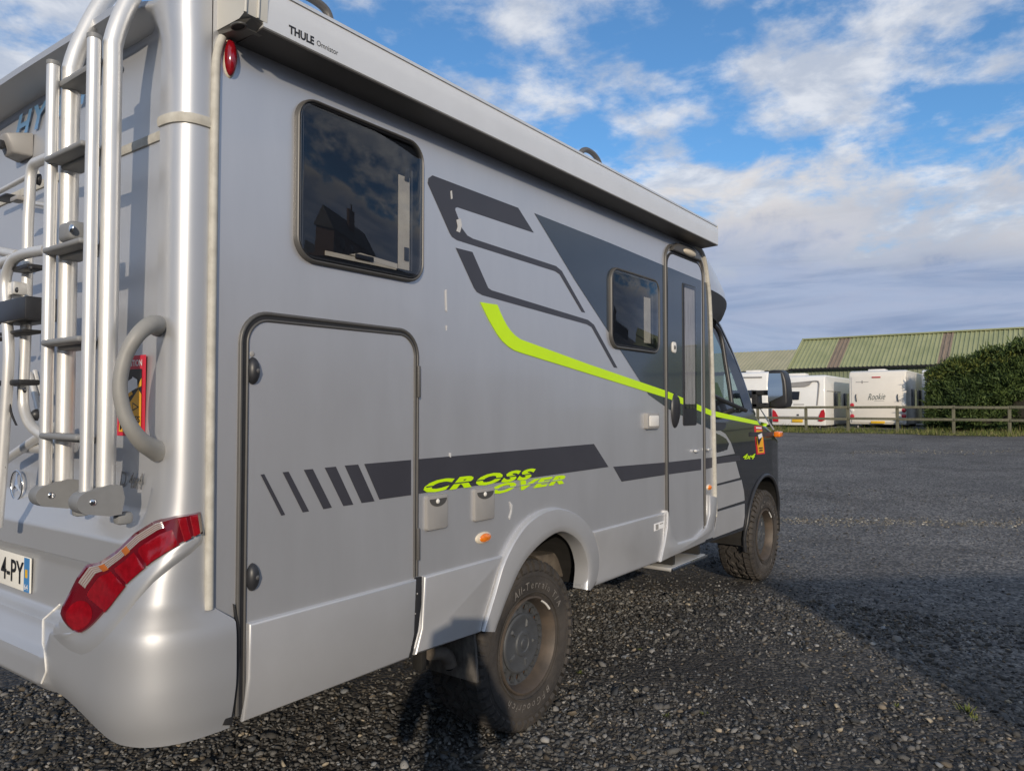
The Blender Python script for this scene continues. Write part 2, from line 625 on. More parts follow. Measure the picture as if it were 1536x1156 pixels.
def ground_mat(name, fine):
    m = bpy.data.materials.new(name)
    m.use_nodes = True
    t = m.node_tree
    p = t.nodes['Principled BSDF']
    co = t.nodes.new('ShaderNodeTexCoord')
    def noise(s, d=6, r=.6):
        n = t.nodes.new('ShaderNodeTexNoise')
        n.inputs['Scale'].default_value = s
        n.inputs['Detail'].default_value = d
        n.inputs['Roughness'].default_value = r
        t.links.new(co.outputs['Object'], n.inputs['Vector'])
        return n.outputs['Fac']
    def ramp(v, a, b, ca, cb):
        r = t.nodes.new('ShaderNodeValToRGB')
        r.color_ramp.elements[0].position = a
        r.color_ramp.elements[1].position = b
        r.color_ramp.elements[0].color = (*ca, 1)
        r.color_ramp.elements[1].color = (*cb, 1)
        t.links.new(v, r.inputs[0])
        return r.outputs[0]
    def mix(f, a, b, bt='MIX'):
        n = t.nodes.new('ShaderNodeMix')
        n.data_type = 'RGBA'
        n.blend_type = bt
        if isinstance(f, float):
            n.inputs[0].default_value = f
        else:
            t.links.new(f, n.inputs[0])
        t.links.new(a, n.inputs[6])
        t.links.new(b, n.inputs[7])
        return n.outputs[2]
    drive = ramp(noise(.35, 5), .3, .7, (.080, .078, .076), (.138, .134, .130))
    soil = ramp(noise(.8, 6), .3, .7, (.022, .020, .018), (.058, .054, .049))
    sx = t.nodes.new('ShaderNodeSeparateXYZ')
    t.links.new(co.outputs['Object'], sx.inputs[0])
    def mt(op, a, b):
        n = t.nodes.new('ShaderNodeMath')
        n.operation = op
        for i_, q_ in enumerate((a, b)):
            if isinstance(q_, (int, float)):
                n.inputs[i_].default_value = q_
            else:
                t.links.new(q_, n.inputs[i_])
        return n.outputs[0]
    # loose soil in the parking strip, packed planings on the drive beyond it
    rel = mt('ADD', mt('MULTIPLY', sx.outputs[0], SR.x), mt('MULTIPLY', sx.outputs[1], SR.y))
    rel = mt('ADD', rel, -(CAM.x * SR.x + CAM.y * SR.y))
    rel = mt('MAXIMUM', rel, mt('SUBTRACT', sx.outputs[0], 4.4))
    rel = mt('ADD', rel, mt('MULTIPLY', noise(1.3, 4), .9))
    mr_ = t.nodes.new('ShaderNodeMapRange')
    mr_.inputs[1].default_value = 2.7
    mr_.inputs[2].default_value = 3.9
    t.links.new(rel, mr_.inputs[0])
    big = mix(mr_.outputs[0], soil, drive)
    vo = t.nodes.new('ShaderNodeTexVoronoi')
    vo.inputs['Scale'].default_value = 46 if fine else 38
    t.links.new(co.outputs['Object'], vo.inputs['Vector'])
    cell = t.nodes.new('ShaderNodeSeparateColor')
    t.links.new(vo.outputs['Color'], cell.inputs[0])
    chips = ramp(cell.outputs[0], .35, .95, (.45, .45, .46), (2.6, 2.5, 2.35))
    c = mix(.85, big, chips, 'MULTIPLY')
    dirt = ramp(noise(1.1, 4), .48, .66, (0, 0, 0), (1, 1, 1))
    n_ = t.nodes.new('ShaderNodeRGB')
    n_.outputs[0].default_value = (.040, .034, .028, 1)
    sc_ = t.nodes.new('ShaderNodeMath')
    sc_.operation = 'MULTIPLY'
    sc_.inputs[1].default_value = .45
    t.links.new(dirt, sc_.inputs[0])
    c = mix(sc_.outputs[0], c, n_.outputs[0])
    t.links.new(c, p.inputs['Base Color'])
    p.inputs['Roughness'].default_value = .78
    b = t.nodes.new('ShaderNodeBump')
    b.inputs['Strength'].default_value = .9
    b.inputs['Distance'].default_value = .02
    inv = t.nodes.new('ShaderNodeMath')
    inv.operation = 'SUBTRACT'
    inv.inputs[0].default_value = 1
    t.links.new(vo.outputs['Distance'], inv.inputs[1])
    t.links.new(inv.outputs[0], b.inputs['Height'])
    b2 = t.nodes.new('ShaderNodeBump')
    b2.inputs['Strength'].default_value = .6
    b2.inputs['Distance'].default_value = .05
    t.links.new(noise(5, 6), b2.inputs['Height'])
    t.links.new(b.outputs[0], b2.inputs['Normal'])
    t.links.new(b2.outputs[0], p.inputs['Normal'])
    return m


YARD = ground_mat('gravelled yard', True)
xs = [-400, -60, -20, -8] + [x * 1.0 for x in range(-6, 40)] + [60, 100, 250, 900]
v, f = [], []
for i, x in enumerate(xs):
    for y in (-900, -60, -20, 0, 20, 60, 900):
        v.append((x, y, ground_z(x)))
for i in range(len(xs) - 1):
    for j in range(6):
        f.append((i * 7 + j, (i + 1) * 7 + j, (i + 1) * 7 + j + 1, i * 7 + j + 1))
g = mk('ground', v, f, YARD, smooth=60, normals=False)
g['kind'] = 'structure'

# ================================================================== MOTORHOME
MH = thing('motorhome', 'large silver motorhome with black cab, neon yellow stripe, rear ladder and side awning', 'motorhome', (1.7, 1.11, 0))
WID = 2.22
HUB_R = (1.664, .395)
HUB_F = (5.326, .395)

# ---- arch curves on the wall (x, z)
arch_out = catmull([(*p, 0) for p in wl(z_(620, 640, .4151, [(237, 735), (275, 610), (320, 465), (400, 340), (500, 290), (590, 320), (640, 385), (660, 470), (650, 550), (625, 588)]))], 6)
arch_in = catmull([(*p, 0) for p in wl(z_(620, 640, .4151, [(278, 735), (330, 600), (390, 480), (470, 400), (530, 378), (590, 420), (615, 500), (608, 585)]))], 6)
arch_out = [(p.x, p.y) for p in resample(arch_out, 40)]
arch_in = [(p.x, p.y) for p in resample(arch_in, 40)]

# ---- side wall with the wheel arch cut out and the front edge of the coachwork
trim_px = [(1040, 367), (1050, 376), (1056, 392), (1060.5, 422), (1063.6, 457), (1067, 550), (1069, 620), (1071.5, 746)]
trim = wl(trim_px)
wall_poly = [(0.0, .60), (arch_in[0][0], .60)] + [p for p in arch_in if p[1] > .61] + [(arch_in[-1][0], .60), (3.84, .60)] + [(a, b) for a, b in reversed(trim)] + [(3.45, 2.70), (0.0, 2.70)]
WALL = prism('side_wall', wall_poly, .04, 0.0, SILVER, MH)

# ---- coach shell behind it
shell = prism('body_shell', [(.02, .97), (3.75, .97), (3.75, 2.1), (3.4, 2.69), (.02, 2.69)], .042, WID, SILVER, MH)
prism('roof', [(-.02, 2.69), (3.5, 2.69), (3.5, 2.735), (.0, 2.735)], .03, WID - .03, AWN, MH)
box('chassis', (2.95, 1.11, .70), (5.3, 1.1, .36), CHASSIS, MH)
box('underfloor', (.60, 1.11, .82), (1.06, 2.0, .28), CHASSIS, MH)
box('underfloor', (2.95, 1.11, .80), (1.5, 2.05, .30), CHASSIS, MH)
prism('left_skirt', [(.1, .58), (1.2, .58), (1.3, .97), (2.05, .97), (2.15, .58), (3.8, .58), (3.8, .98), (.1, .98)], WID - .02, WID, SILVER2, MH)


def liner(hub, y0, y1, r):
    v, f = [], []
    n = 20
    for i in range(n + 1):
        a = R(18) + R(144) * (i / n)
        for y in (y0, y1):
            v.append((hub[0] + r * math.cos(a), y, hub[1] + r * math.sin(a)))
    for i in range(n):
        f.append((2 * i, 2 * i + 2, 2 * i + 3, 2 * i + 1))
    f.append(tuple(2 * i + 1 for i in range(n + 1)))
    return mk('wheel_well', v, f, CHASSIS, MH, normals=False)


liner(HUB_R, .03, .46, .56)
# suspension bracket seen above the rear tyre
sb = [on_y(*p, .22) for p in z_(620, 640, .4151, [(425, 465), (500, 452), (560, 505), (555, 545), (520, 540), (470, 500)])]
prism('suspension_bracket', [(p.x, p.z) for p in sb], .30, .20, MUDDY, MH, .012)
box('axle', (HUB_R[0], 1.11, .40), (.12, 1.7, .12), MUDDY, MH, .03)
box('axle', (HUB_F[0], 1.11, .42), (.12, 1.5, .10), MUDDY, MH, .03)

# ---- wheel arch flare, a swept hoop
v, f = [], []
sec = [(0., .004), (.02, -.018), (.07, -.026), (.35, -.030), (.70, -.032), (.90, -.031), (.98, -.025), (1.02, -.004), (1.03, .05)]
for i in range(40):
    a, b = Vector(arch_out[i]), Vector(arch_in[i])
    for t, y in sec:
        q = a.lerp(b, t)
        v.append((q.x, y, q.y))
k = len(sec)
for i in range(39):
    for j in range(k - 1):
        f.append((i * k + j, (i + 1) * k + j, (i + 1) * k + j + 1, i * k + j + 1))
f += [tuple(range(k)), tuple(39 * k + j for j in range(k))]
mk('wheel_arch', v, f, SILVER2, MH, 40)

# ---- skirt panels
SKT, SKB = .862, .58
def skirt(poly):
    return prism('skirt_panel', poly, .012, -.014, SILVER2, MH, .010, 3)
ao = arch_out
skirt([(.885, SKT), (.872, SKB + .09), (.835, SKB)] + [(a - .006, b) for a, b in ao if b < SKT and a < 1.7][0:1] + [(a - .006, b) for a, b in ao if b < SKT and a < 1.7] + [(1.374, SKT)])
skirt([(2.135 + .006, SKT)] + [(a + .008, b) for a, b in ao if b < SKT - .004 and a > 1.7] + [(2.10, SKB), (2.93, SKB), (2.985, .64), (3.01, SKT)])

# ---- garage door with its frame and lower panel
GD = prism('garage_door', [(.115, .60), (.838, .60), (.838, 1.70)] + [(.838 - .085 + .085 * math.cos(R(a)), 1.695 + .085 * math.sin(R(a))) for a in range(0, 91, 15)] + [(.115 + .085 - .085 * math.cos(R(a)), 1.695 + .085 * math.sin(R(a))) for a in range(90, -1, -15)], .004, -.004, SILVER, MH)
path = [(.100, .60)] + [(.100, z) for z in (1.0, 1.4)] + [(.195 - .095 * math.cos(R(a)), 1.695 + .095 * math.sin(R(a))) for a in range(0, 91, 10)] + [(.755 + .095 * math.cos(R(a)), 1.695 + .095 * math.sin(R(a))) for a in range(90, -1, -10)] + [(.85, z) for z in (1.4, 1.0, .87)]
sweep('door_frame', path, round_prof(.014, .010), TAUPE, MH)
inn = [(.121, .60), (.121, 1.0), (.121, 1.4)] + [(.195 - .074 * math.cos(R(a)), 1.695 + .074 * math.sin(R(a))) for a in range(0, 91, 10)] + [(.755 + .080 * math.cos(R(a)), 1.695 + .078 * math.sin(R(a))) for a in range(90, -1, -10)] + [(.835, z) for z in (1.4, 1.0, .87)]
sweep('door_trim', inn, round_prof(.010, .008, -.002), TAUPE, GD)
mid = [(.1105, .60), (.1105, 1.0), (.1105, 1.4)] + [(.195 - .0845 * math.cos(R(a)), 1.695 + .0845 * math.sin(R(a))) for a in range(0, 91, 10)] + [(.755 + .088 * math.cos(R(a)), 1.695 + .087 * math.sin(R(a))) for a in range(90, -1, -10)] + [(.843, z) for z in (1.4, 1.0, .87)]
sweep('door_seal', mid, [(-.006, .0), (-.006, -.0055), (.006, -.0055), (.006, .0)], RUBBER, GD)
prism('lower_panel', [(.130, SKT), (.128, .70), (.112, SKB), (.80, SKB), (.828, .66), (.838, SKT)], -.003, -.018, SILVER2, GD, .009, 3)
for zz in ((1.66, 1.54), (1.05, .93)):
    box('hinge', (.8475, -.014, sum(zz) / 2), (.012, .012, abs(zz[0] - zz[1])), TAUPE_D, GD, .003)
for (px, py) in ((379.5, 556), (378.5, 865)):
    c = on_y(px, py, -.006)
    h = dome('lock_handle', (c.x, -.003, c.z), .0215, .042, .024, PLASTIC, GD)
    dome('lock_cylinder', (c.x + .004, -.024, c.z), .008, .008, .004, TAUPE_D, GD, nu=14)
c = on_y(377, 531)
dome('screw', (c.x, -.004, c.z), .009, .009, .003, VENTP, GD, nu=12)
# dark rubber strips at both ends of the lower panel
rb = wl([(349, 905), (352, 940), (348, 1000), (340, 1050), (331, 1086), (345, 1086), (352, 1040), (357, 980), (357, 940)])
prism('rubber_strip', rb, .0, -.012, RUBBER, MH, .003)
rb = wl([(620, 866), (630, 864), (629, 905), (624, 945), (614, 985), (606, 985), (615, 945), (620, 905)])
prism('rubber_strip', rb, .004, -.012, RUBBER, MH, .003)
for p in ((626, 890), (623, 920), (619, 950)):
    c = on_y(*p, -.012)
    dome('rivet', (c.x, -.011, c.z), .004, .004, .003, VENTP, MH, nu=10, nv=3)

# ---- decals on the wall and on the garage door
DZ = 620, 240, .3632
dec_a = z_(*DZ, [(59, 96), (62, 76), (78, 64), (432, 198), (496, 300), (182, 195), (173, 198), (172, 207), (200, 282), (222, 312), (245, 325), (588, 438), (612, 458), (709, 630), (695, 627), (604, 472), (585, 459), (180, 331), (160, 318), (150, 302)])
dec_b = z_(*DZ, [(175, 363), (243, 380), (300, 510), (308, 528), (322, 538), (720, 660), (745, 680), (842, 858), (828, 856), (736, 690), (715, 678), (285, 558), (262, 545), (250, 528)])
TH = -.0018


def decal(pxpoly, m, parent, base=0.0, name='decal', y=0.0):
    return prism(name, wl(pxpoly, y), base + .001, base + TH, m, parent)


decal(dec_a, DARKG, WALL)
decal(dec_b, DARKG, WALL)
neon = z_(*DZ, [(275, 587), (345, 598), (358, 630), (372, 660), (385, 684), (400, 705), (418, 724), (440, 740)]) + [(880, 545.5), (1000.5, 586.7), (1066.9, 615.6), (1151, 635), (1148.6, 639.5), (1066.9, 623.6), (1000.5, 597), (880, 559.6)] + z_(*DZ, [(440, 795), (415, 786), (390, 770), (366, 748), (345, 720), (310, 660)])
navy = [(801.5, 320), (912.8, 363.8), (994.8, 398), (1004, 401.5), (1066, 427), (1066, 612), (1068, 645), (1004, 614), (973, 592), (931.4, 526.9), (862, 420)]
band1 = [(545, 695.4), (890.5, 665.5), (912.3, 700), (567.8, 748.6)]
band2 = [(919.7, 699.7), (1003.8, 692.7), (1056, 687), (1072, 685.5), (1072, 700), (1056, 704), (1003.8, 711), (932.3, 722)]
nv_ = clip_x(navy, 700, 997)
decal(nv_, NAVY, WALL)
decal(clip_x(neon, 700, 997), NEON, WALL, -.0018)
decal(clip_x(band1, 500, 615), DARKG, GD, -.004)
decal(clip_x(band1, 628, 950), DARKG, WALL)
decal(clip_x(band2, 900, 997), DARKG, WALL)
BZ = 300, 440, .3979
for bar in ([(225, 682), (238, 680), (317, 833), (303, 836)], [(308, 673), (330, 671), (407, 820), (384, 824)], [(388, 664), (421, 661), (493, 806), (462, 812)], [(467, 656), (508, 652), (574, 795), (537, 800)], [(542, 648), (592, 644), (654, 782), (606, 789)]):
    decal(z_(*BZ, bar), DARKG, GD, -.004)


def wall_text(name, s, x0, x1, z0, z1, m, parent, y=-.0024, rise=0., **kw):
    return text(name, s, lambda u, w: (x0 + (x1 - x0) * u, y, z0 + (z1 - z0) * w + rise * u), m, parent, **kw)


wall_text('lettering', 'CROSS', .885, 1.635, 1.175, 1.223, NEON, WALL, y=-.0042, shear=.40, bold=.055, spacing=1.22)
wall_text('lettering', 'OVER', 1.30, 1.89, 1.131, 1.174, NEON, WALL, y=-.0044, shear=.40, bold=.055, spacing=1.22)
for (x0, x1, zz, m_) in ((.90, 1.60, 1.1985, DARKG), (1.32, 1.87, 1.152, SILVER)):
    prism('lettering_slit', [(x0, zz - .0022), (x1, zz - .0022), (x1, zz + .0022), (x0, zz + .0022)], -.004, -.0052, m_, WALL)
# chipped paint and droppings
for pts in ([(675, 287), (677, 286), (678, 298), (676, 299)], [(684, 330), (690, 328), (692, 338), (689, 349), (684, 347), (686, 340)], [(667.5, 436), (669, 434), (670, 468), (668.5, 466)], [(668.5, 488), (670, 488), (669.5, 496)], [(764, 752), (768, 757), (767, 768), (764, 779), (763, 776), (766, 765)], [(674, 679), (676, 679), (675.5, 686), (674, 685)]):
    decal(pts, CHIP, WALL, -.0018, 'paint_chip')

# ---- windows


def window(name, x0, x1, z0, z1, r, strip, fw=.013):
    fr = sweep(name, rrect(x0 + fw / 2, x1 - fw / 2, z0 + fw / 2, z1 - fw / 2, r), round_prof(fw, .020), TAUPE, MH, True)
    sweep('seal', rrect(x0 + fw + .004, x1 - fw - .004, z0 + fw + .004, z1 - fw - .004, r - fw), round_prof(.011, .016), RUBBER, fr, True)
    a, b, c_, d_ = x0 + fw, x1 - fw, z0 + fw, z1 - fw
    prism('dark_backing', rrect(a, b, c_, d_, r - fw * .8), .0, -.002, INSIDE, fr)  # flat dark sheet on the wall, coloured like the unlit room behind
    # blind cassette and inner rails behind the acrylic
    for (p, q, s, t, mm) in strip(a, b, c_, d_):
        prism('blind_rail', [(p, s), (q, s), (q, t), (p, t)], -.002, -.006, mm, fr)
    prism('pane', rrect(a - .002, b + .002, c_ - .002, d_ + .002, r - fw * .8), -.013, -.018, PANE, fr, .004, 2)
    return fr


def strip_big(a, b, c, d):
    w, h = b - a, d - c
    return [(b - .20 * w, b - .10 * w, c + .06 * h, d - .26 * h, BLIND), (b - .082 * w, b - .072 * w, c + .06 * h, d - .2 * h, TAUPE_D), (a + .20 * w, b - .22 * w, c + .045 * h, c + .075 * h, BLIND), (a + .03 * w, a + .036 * w, c + .08 * h, d - .06 * h, TAUPE_D)]


def strip_small(a, b, c, d):
    w, h = b - a, d - c
    return [(b - .30 * w, b - .16 * w, c + .10 * h, d - .25 * h, BLIND), (b - .13 * w, b - .10 * w, c + .10 * h, d - .2 * h, TAUPE)]


BW = window('rear_side_window', .284, .871, 1.972, 2.512, .072, strip_big)
a, b, c_, d_ = .30, .855, 1.988, 2.496
for t_, yy in ((.76, .0), (.17, .0)):
    box('window_latch', (b - .128 * (b - a), -.009, c_ + t_ * (d_ - c_)), (.022, .006, .05), PLASTIC, BW, .002)
# curled pull tab and latch on the lower rail
box('window_latch', (a + .50 * (b - a), -.009, c_ + .075 * (d_ - c_)), (.085, .006, .018), PLASTIC, BW, .004)
prism('blind_fold', [(a + .38 * (b - a), c_ + .078 * (d_ - c_)), (a + .47 * (b - a), c_ + .105 * (d_ - c_)), (b - .21 * (b - a), c_ + .085 * (d_ - c_)), (b - .21 * (b - a), c_ + .05 * (d_ - c_))], -.002, -.0075, BLIND, BW)
SW = window('small_window', 2.335, 2.947, 1.826, 2.277, .07, strip_small, .018)

# ---- fittings on the wall
for x0, x1 in ((.896, 1.018), (1.183, 1.317)):
    vt = prism('water_hatch', rrect(x0, x1, 1.03, 1.165, .012), .0, -.014, VENTP, MH, .006, 2)
    xc = (x0 + x1) / 2
    lid = [(x0 + .012, 1.150)] + [(xc + (x1 - x0 - .024) / 2 * math.cos(R(q)), 1.150 - .030 * math.sin(R(q))) for q in range(180, -1, -15)]
    prism('finger_recess', lid[1:], -.010, -.0162, TAUPE, vt)
    dome('latch', (xc - .004, -.016, 1.140), .010, .010, .006, WHITEP, vt, nu=12)
c = on_y(725, 806)
mk_ = dome('side_marker', (c.x, 0, c.z), .054, .025, .012, CREAMP, MH)
dome('lens', (c.x + .004, -.006, c.z), .040, .019, .014, AMBER, mk_)
c = on_y(1063, 730.6)
mk_ = dome('side_marker', (c.x, 0, c.z), .040, .022, .012, CREAMP, MH)
dome('lens', (c.x, -.006, c.z), .032, .018, .014, AMBER, mk_)
c = on_y(344, 88)
mk_ = dome('red_marker', (c.x, 0, c.z), .022, .060, .014, CREAMP, MH)
dome('lens', (c.x - .001, -.006, c.z), .019, .055, .022, REDL, mk_)
p0, p1 = on_y(966, 645), on_y(982, 619)
sk = prism('outside_socket', rrect(p0.x, p1.x + .02, p0.z + .005, p1.z, .012), .0, -.025, VENTP, MH, .008)
prism('socket_lid', rrect(p0.x + .02, p1.x, p0.z + .02, p1.z - .015, .01), -.02, -.030, WHITEP, sk, .005)
p0, p1 = on_y(978, 796), on_y(993, 780)
prism('white_label', [(p0.x, p0.z), (p1.x, p0.z + .006), (p1.x, p1.z), (p0.x, p1.z - .004)], -.013, -.0155, WHITETXT, MH)
for q in ((980, 785, 984, 794), (986, 783, 991, 786)):
    a1, b1 = on_y(q[0], q[3]), on_y(q[2], q[1])
    prism('label_mark', [(a1.x, a1.z), (b1.x, a1.z), (b1.x, b1.z), (a1.x, b1.z)], -.015, -.0165, VENTP, MH)

# ---- entry door
DX0, DX1, DZ0, DZ1 = 3.075, 3.622, .635, 2.475
DOOR = prism('entry_door', rrect(DX0, DX1, DZ0, DZ1, .085), .0, -.008, SILVER, MH)
sweep('door_seal', rrect(DX0 - .006, DX1 + .006, DZ0 - .006, DZ1 + .006, .09), round_prof(.016, .010), RUBBER, DOOR, True)
fo = rrect(3.045, 3.652, .60, 2.53, .11)
sweep('door_frame', fo, round_prof(.018, .016), TAUPE, MH, True)
# lower step well surround
prism('step_surround', wl([(997, 765), (1003, 800), (1012, 815), (1040, 806), (1055, 790), (1060, 770), (1060, 742), (1071, 745), (1070, 770), (1064, 795), (1052, 812), (1000, 835), (986, 842), (992, 815), (996, 790)]), .004, -.026, SILVER2, MH, .008, 2)


def door_decal(poly, m, base):
    q = clip_x(poly, 1001.5, 1051.5)
    return prism('decal', wl(q, -.008), base + .001, base + TH, m, DOOR)


decal(clip_x(navy, 1055.5, 1065.5), NAVY, WALL)
decal(clip_x(neon, 1055.5, 1066.5), NEON, WALL, -.0018)
decal(clip_x(band2, 1055.5, 1068), DARKG, WALL)
door_decal(navy, NAVY, -.008)
door_decal(neon, NEON, -.0098)
door_decal(band2, DARKG, -.008)
dw0, dw1 = on_y(1022.5, 641), on_y(1041, 423)
dwz0, dwz1 = on_y(1031, 638).z, on_y(1031, 427).z
df = prism('door_window', rrect(dw0.x, dw1.x, dwz0, dwz1, .02), -.006, -.014, PLASTIC, DOOR, .004)
prism('blind', rrect(dw0.x + .025, dw1.x - .03, dwz0 + .14, dwz1 - .03, .01), -.012, -.0155, mat('pale pleated blind', (.62, .56, .52), .6, vsc=(30, 1, 1), var=.35, vscale=4), df)
prism('pane', rrect(dw0.x + .014, dw1.x - .014, dwz0 + .11, dwz1 - .014, .015), -.017, -.020, PANE, df)
c = on_y(1012, 615, -.008)
hd = dome('door_handle', (c.x, -.006, c.z), .058, .115, .030, PLASTIC, DOOR)
dome('handle_recess', (c.x + .006, -.030, c.z + .01), .030, .075, .008, RUBBER, hd)
c = on_y(1010, 521, -.008)
lk = prism('door_lock', rrect(c.x - .030, c.x + .030, c.z - .035, c.z + .035, .02), -.006, -.018, WHITEP, DOOR, .005)
dome('lock_cylinder', (c.x, -.017, c.z), .014, .014, .006, TAUPE_D, lk, nu=12)
# lamp hood over the door
c0, c1 = on_y(1011, 392), on_y(1041, 392)
xc, zc = (c0.x + c1.x) / 2, 2.53
hood = [(xc + .23 * math.cos(R(q)), zc - .035 + .075 * math.sin(R(q))) for q in range(0, 181, 12)]
hh = prism('door_lamp', hood, .0, -.030, TAUPE, MH, .010)
dome('lamp_lens', (xc + .02, -.026, zc - .012), .105, .022, .022, CREAMP, hh)
for p in ((1044, 676), (1062, 674)):
    c = on_y(*p, -.015)
    box('door_hinge', (c.x, -.022, c.z), (.055, .02, .016), ALU, DOOR, .004)
# step under the door
s0, s1 = on_y(1008, 850, -.10), on_y(1052, 829, -.10)
box('entry_step', (3.365, .10, .50), (.55, .23, .024), ALU, MH, .006)
box('step_edge', (3.365, -.021, .50), (.56, .012, .020), CHROME, MH, .003)
box('step_bracket', (3.16, .20, .55), (.03, .4, .06), CHASSIS, MH)
box('step_bracket', (3.56, .20, .55), (.03, .4, .06), CHASSIS, MH)

# ---- sealing strips
tp = [(a, -.004, b) for a, b in trim] + [(trim[-1][0], -.004, .74)]
tube('front_edge_strip', catmull(tp, 4), .016, BEIGE, MH, 10)
tube('corner_strip', catmull([(.026, -.006, 2.585), (.012, -.006, 2.54), (.006, -.006, 2.45), (.004, -.006, 2.0), (.004, -.006, 1.4), (.006, -.006, .93)], 5), .0125, BEIGE, MH, 10)

# ================================================================== rear cap
Rc_t = [(.50, .15), (.575, .172), (.62, .195), (.69, .208), (.84, .204), (.885, .200), (.91, .186), (.97, .172), (1.05, .150), (1.13, .122), (1.2, .106), (1.32, .098), (2.55, .096), (2.62, .10), (2.68, .10), (2.70, .085), (2.72, .05), (2.735, 0.0)]
Rm_t = [(.50, .17), (.575, .185), (.62, .215), (.70, .210), (.735, .205), (.748, .185), (.80, .155), (.822, .148), (.838, .105), (.99, .100), (1.02, .112), (1.035, .142), (1.115, .140), (1.14, .120), (1.20, .080), (1.30, .070), (2.45, .036), (2.64, .030), (2.662, .034), (2.672, .150), (2.695, .152), (2.705, .14), (2.72, .09), (2.735, 0.0)]
xs_t = [(.575, .075), (.70, .083), (.885, .083), (.925, .03), (.945, .006), (.96, -.004), (3, -.004)]
y0_t = [(.575, -.004), (.63, -.018), (.72, -.026), (.86, -.024), (.90, -.014), (.94, -.004), (1.0, .0), (3, .0)]
b_t = [(.575, .24), (.70, .26), (.86, .24), (.90, .22), (.95, .19), (1.05, .155), (1.2, .125), (1.35, .108), (3, .108)]
ya_t = [(.575, .50), (.80, .52), (.86, .46), (.95, .34), (1.03, .24), (1.12, .16), (1.22, .125), (1.30, .112), (2.6, .112), (2.66, .13), (3, .13)]
yw_t = [(.575, .06), (1.0, .06), (1.25, .04), (1.3, .022), (2.55, .022), (2.66, .16), (3, .2)]
def soften(tab, lo=.575, hi=1.5, w=.030):
    zz = np.arange(lo - .1, hi + .1, .004)
    q = np.interp(zz, [a for a, _ in tab], [b for _, b in tab])
    ker = np.exp(-(np.arange(-25, 26) * .004 / w) ** 2)
    q = np.convolve(np.pad(q, 25, mode='edge'), ker / ker.sum(), 'valid')
    return [(a, b) for a, b in zip(zz, q) if lo <= a <= hi] + [t for t in tab if t[0] > hi]


Rc_t, y0_t, b_t, ya_t = soften(Rc_t, w=.045), soften(y0_t), soften(b_t, w=.06), soften(ya_t)
zl = list(np.linspace(.575, 1.35, 90)) + list(np.linspace(1.37, 2.56, 16)) + list(np.linspace(2.58, 2.735, 32))
NC = 22
v, f = [], []
rows = 0
for z in zl:
    rc, rm, x0, y0, b_, ya, yw = (interp(t, z) for t in (Rc_t, Rm_t, xs_t, y0_t, b_t, ya_t, yw_t))
    row = []
    for i in range(NC):
        ph = math.pi / 2 * i / (NC - 1)
        e = .66 + .06 * smooth((1.0 - z) / .3)
        row.append((x0 - (x0 + rc) * math.sin(ph) ** e, y0 + b_ * (1 - math.cos(ph) ** e)))
    ys_ = np.concatenate([np.linspace(y0 + b_, y0 + b_ + .12, 9)[1:], np.linspace(y0 + b_ + .12, 1.11, 34)[1:]])
    for y in ys_:
        s = smooth((y - ya) / yw)
        row.append((-(rc + (rm - rc) * s) - .012 * smooth((y - .2) / .9) * (1 if z > .6 else 1), y))
    # corner points can also lie past the step
    row = [((-(-p[0] + (rm - rc) * smooth((p[1] - ya) / yw)) if i < NC and p[1] > ya else p[0]), p[1]) for i, p in enumerate(row)]
    full = row + [(a, WID - b) for a, b in reversed(row[:-1])]
    for (a, y) in full:
        yy = min(y, WID - y)
        zb = .575 + .062 * smooth((yy - .12) / .42)
        zz = z if z > .76 else zb + (z - .575) / (.76 - .575) * (.76 - zb)
        v.append((a, y, zz))
    nr = len(full)
    rows += 1
# underside return
for (a, y, z) in v[:nr]:
    v.append((a * .4 + .10, min(max(y, .07), WID - .07), z + .03))
under_i = rows
for i in range(rows - 1):
    for j in range(nr - 1):
        f.append((i * nr + j, i * nr + j + 1, (i + 1) * nr + j + 1, (i + 1) * nr + j))
for j in range(nr - 1):
    f.append((rows * nr + j, rows * nr + j + 1, j + 1, j))
CAP = mk('rear_cap', v, f, REARP, MH, 42, normals=False)
capV = [Vector(a) for a in v]
CAPB = BVHTree.FromPolygons(capV, f)


def cap_hit(px, py, off=0.):
    d = ray(px, py)
    h = CAPB.ray_cast(CAM, d)
    if h[0] is None:
        p = on_x(px, py, -.08)
        return p + Vector((-off, 0, 0))
    n = h[1] if h[1].dot(d) < 0 else -h[1]
    return h[0] + n * off


TLN, TLM = 60, 10
TLT = None
def tl_px(t, w):
    t = max(0., min(1., t)) * 100
    k = min(99, int(t))
    a = TLU[k].lerp(TLU[k + 1], t - k)
    b = TLD[k].lerp(TLD[k + 1], t - k)
    return a.lerp(b, w)


def tl_point(t, w, off):
    q = tl_px(t, w)
    ti, wi = max(0., min(1., t)) * TLN, max(0., min(1., w)) * TLM
    i, j = min(TLN - 1, int(ti)), min(TLM - 1, int(wi))
    a, b = ti - i, wi - j
    d = (TLT[i][j] * (1 - a) + TLT[i + 1][j] * a) * (1 - b) + (TLT[i][j + 1] * (1 - a) + TLT[i + 1][j + 1] * a) * b
    return CAM + ray(q.x, q.y) * (d - off)


def patch(name, t0, t1, v0, v1, off, m, parent, nt_=24, nv_=6, sink=.004):
    V, F = [], []
    for i in range(nt_ + 1):
        for j in range(nv_ + 1):
            edge = min(i, nt_ - i, j, nv_ - j)
            V.append(tl_point(t0 + (t1 - t0) * i / nt_, v0 + (v1 - v0) * j / nv_, off if edge > 0 else off - sink))
    for i in range(nt_):
        for j in range(nv_):
            F.append((i * (nv_ + 1) + j, (i + 1) * (nv_ + 1) + j, (i + 1) * (nv_ + 1) + j + 1, i * (nv_ + 1) + j + 1))
    return mk(name, V, F, m, parent, 50)


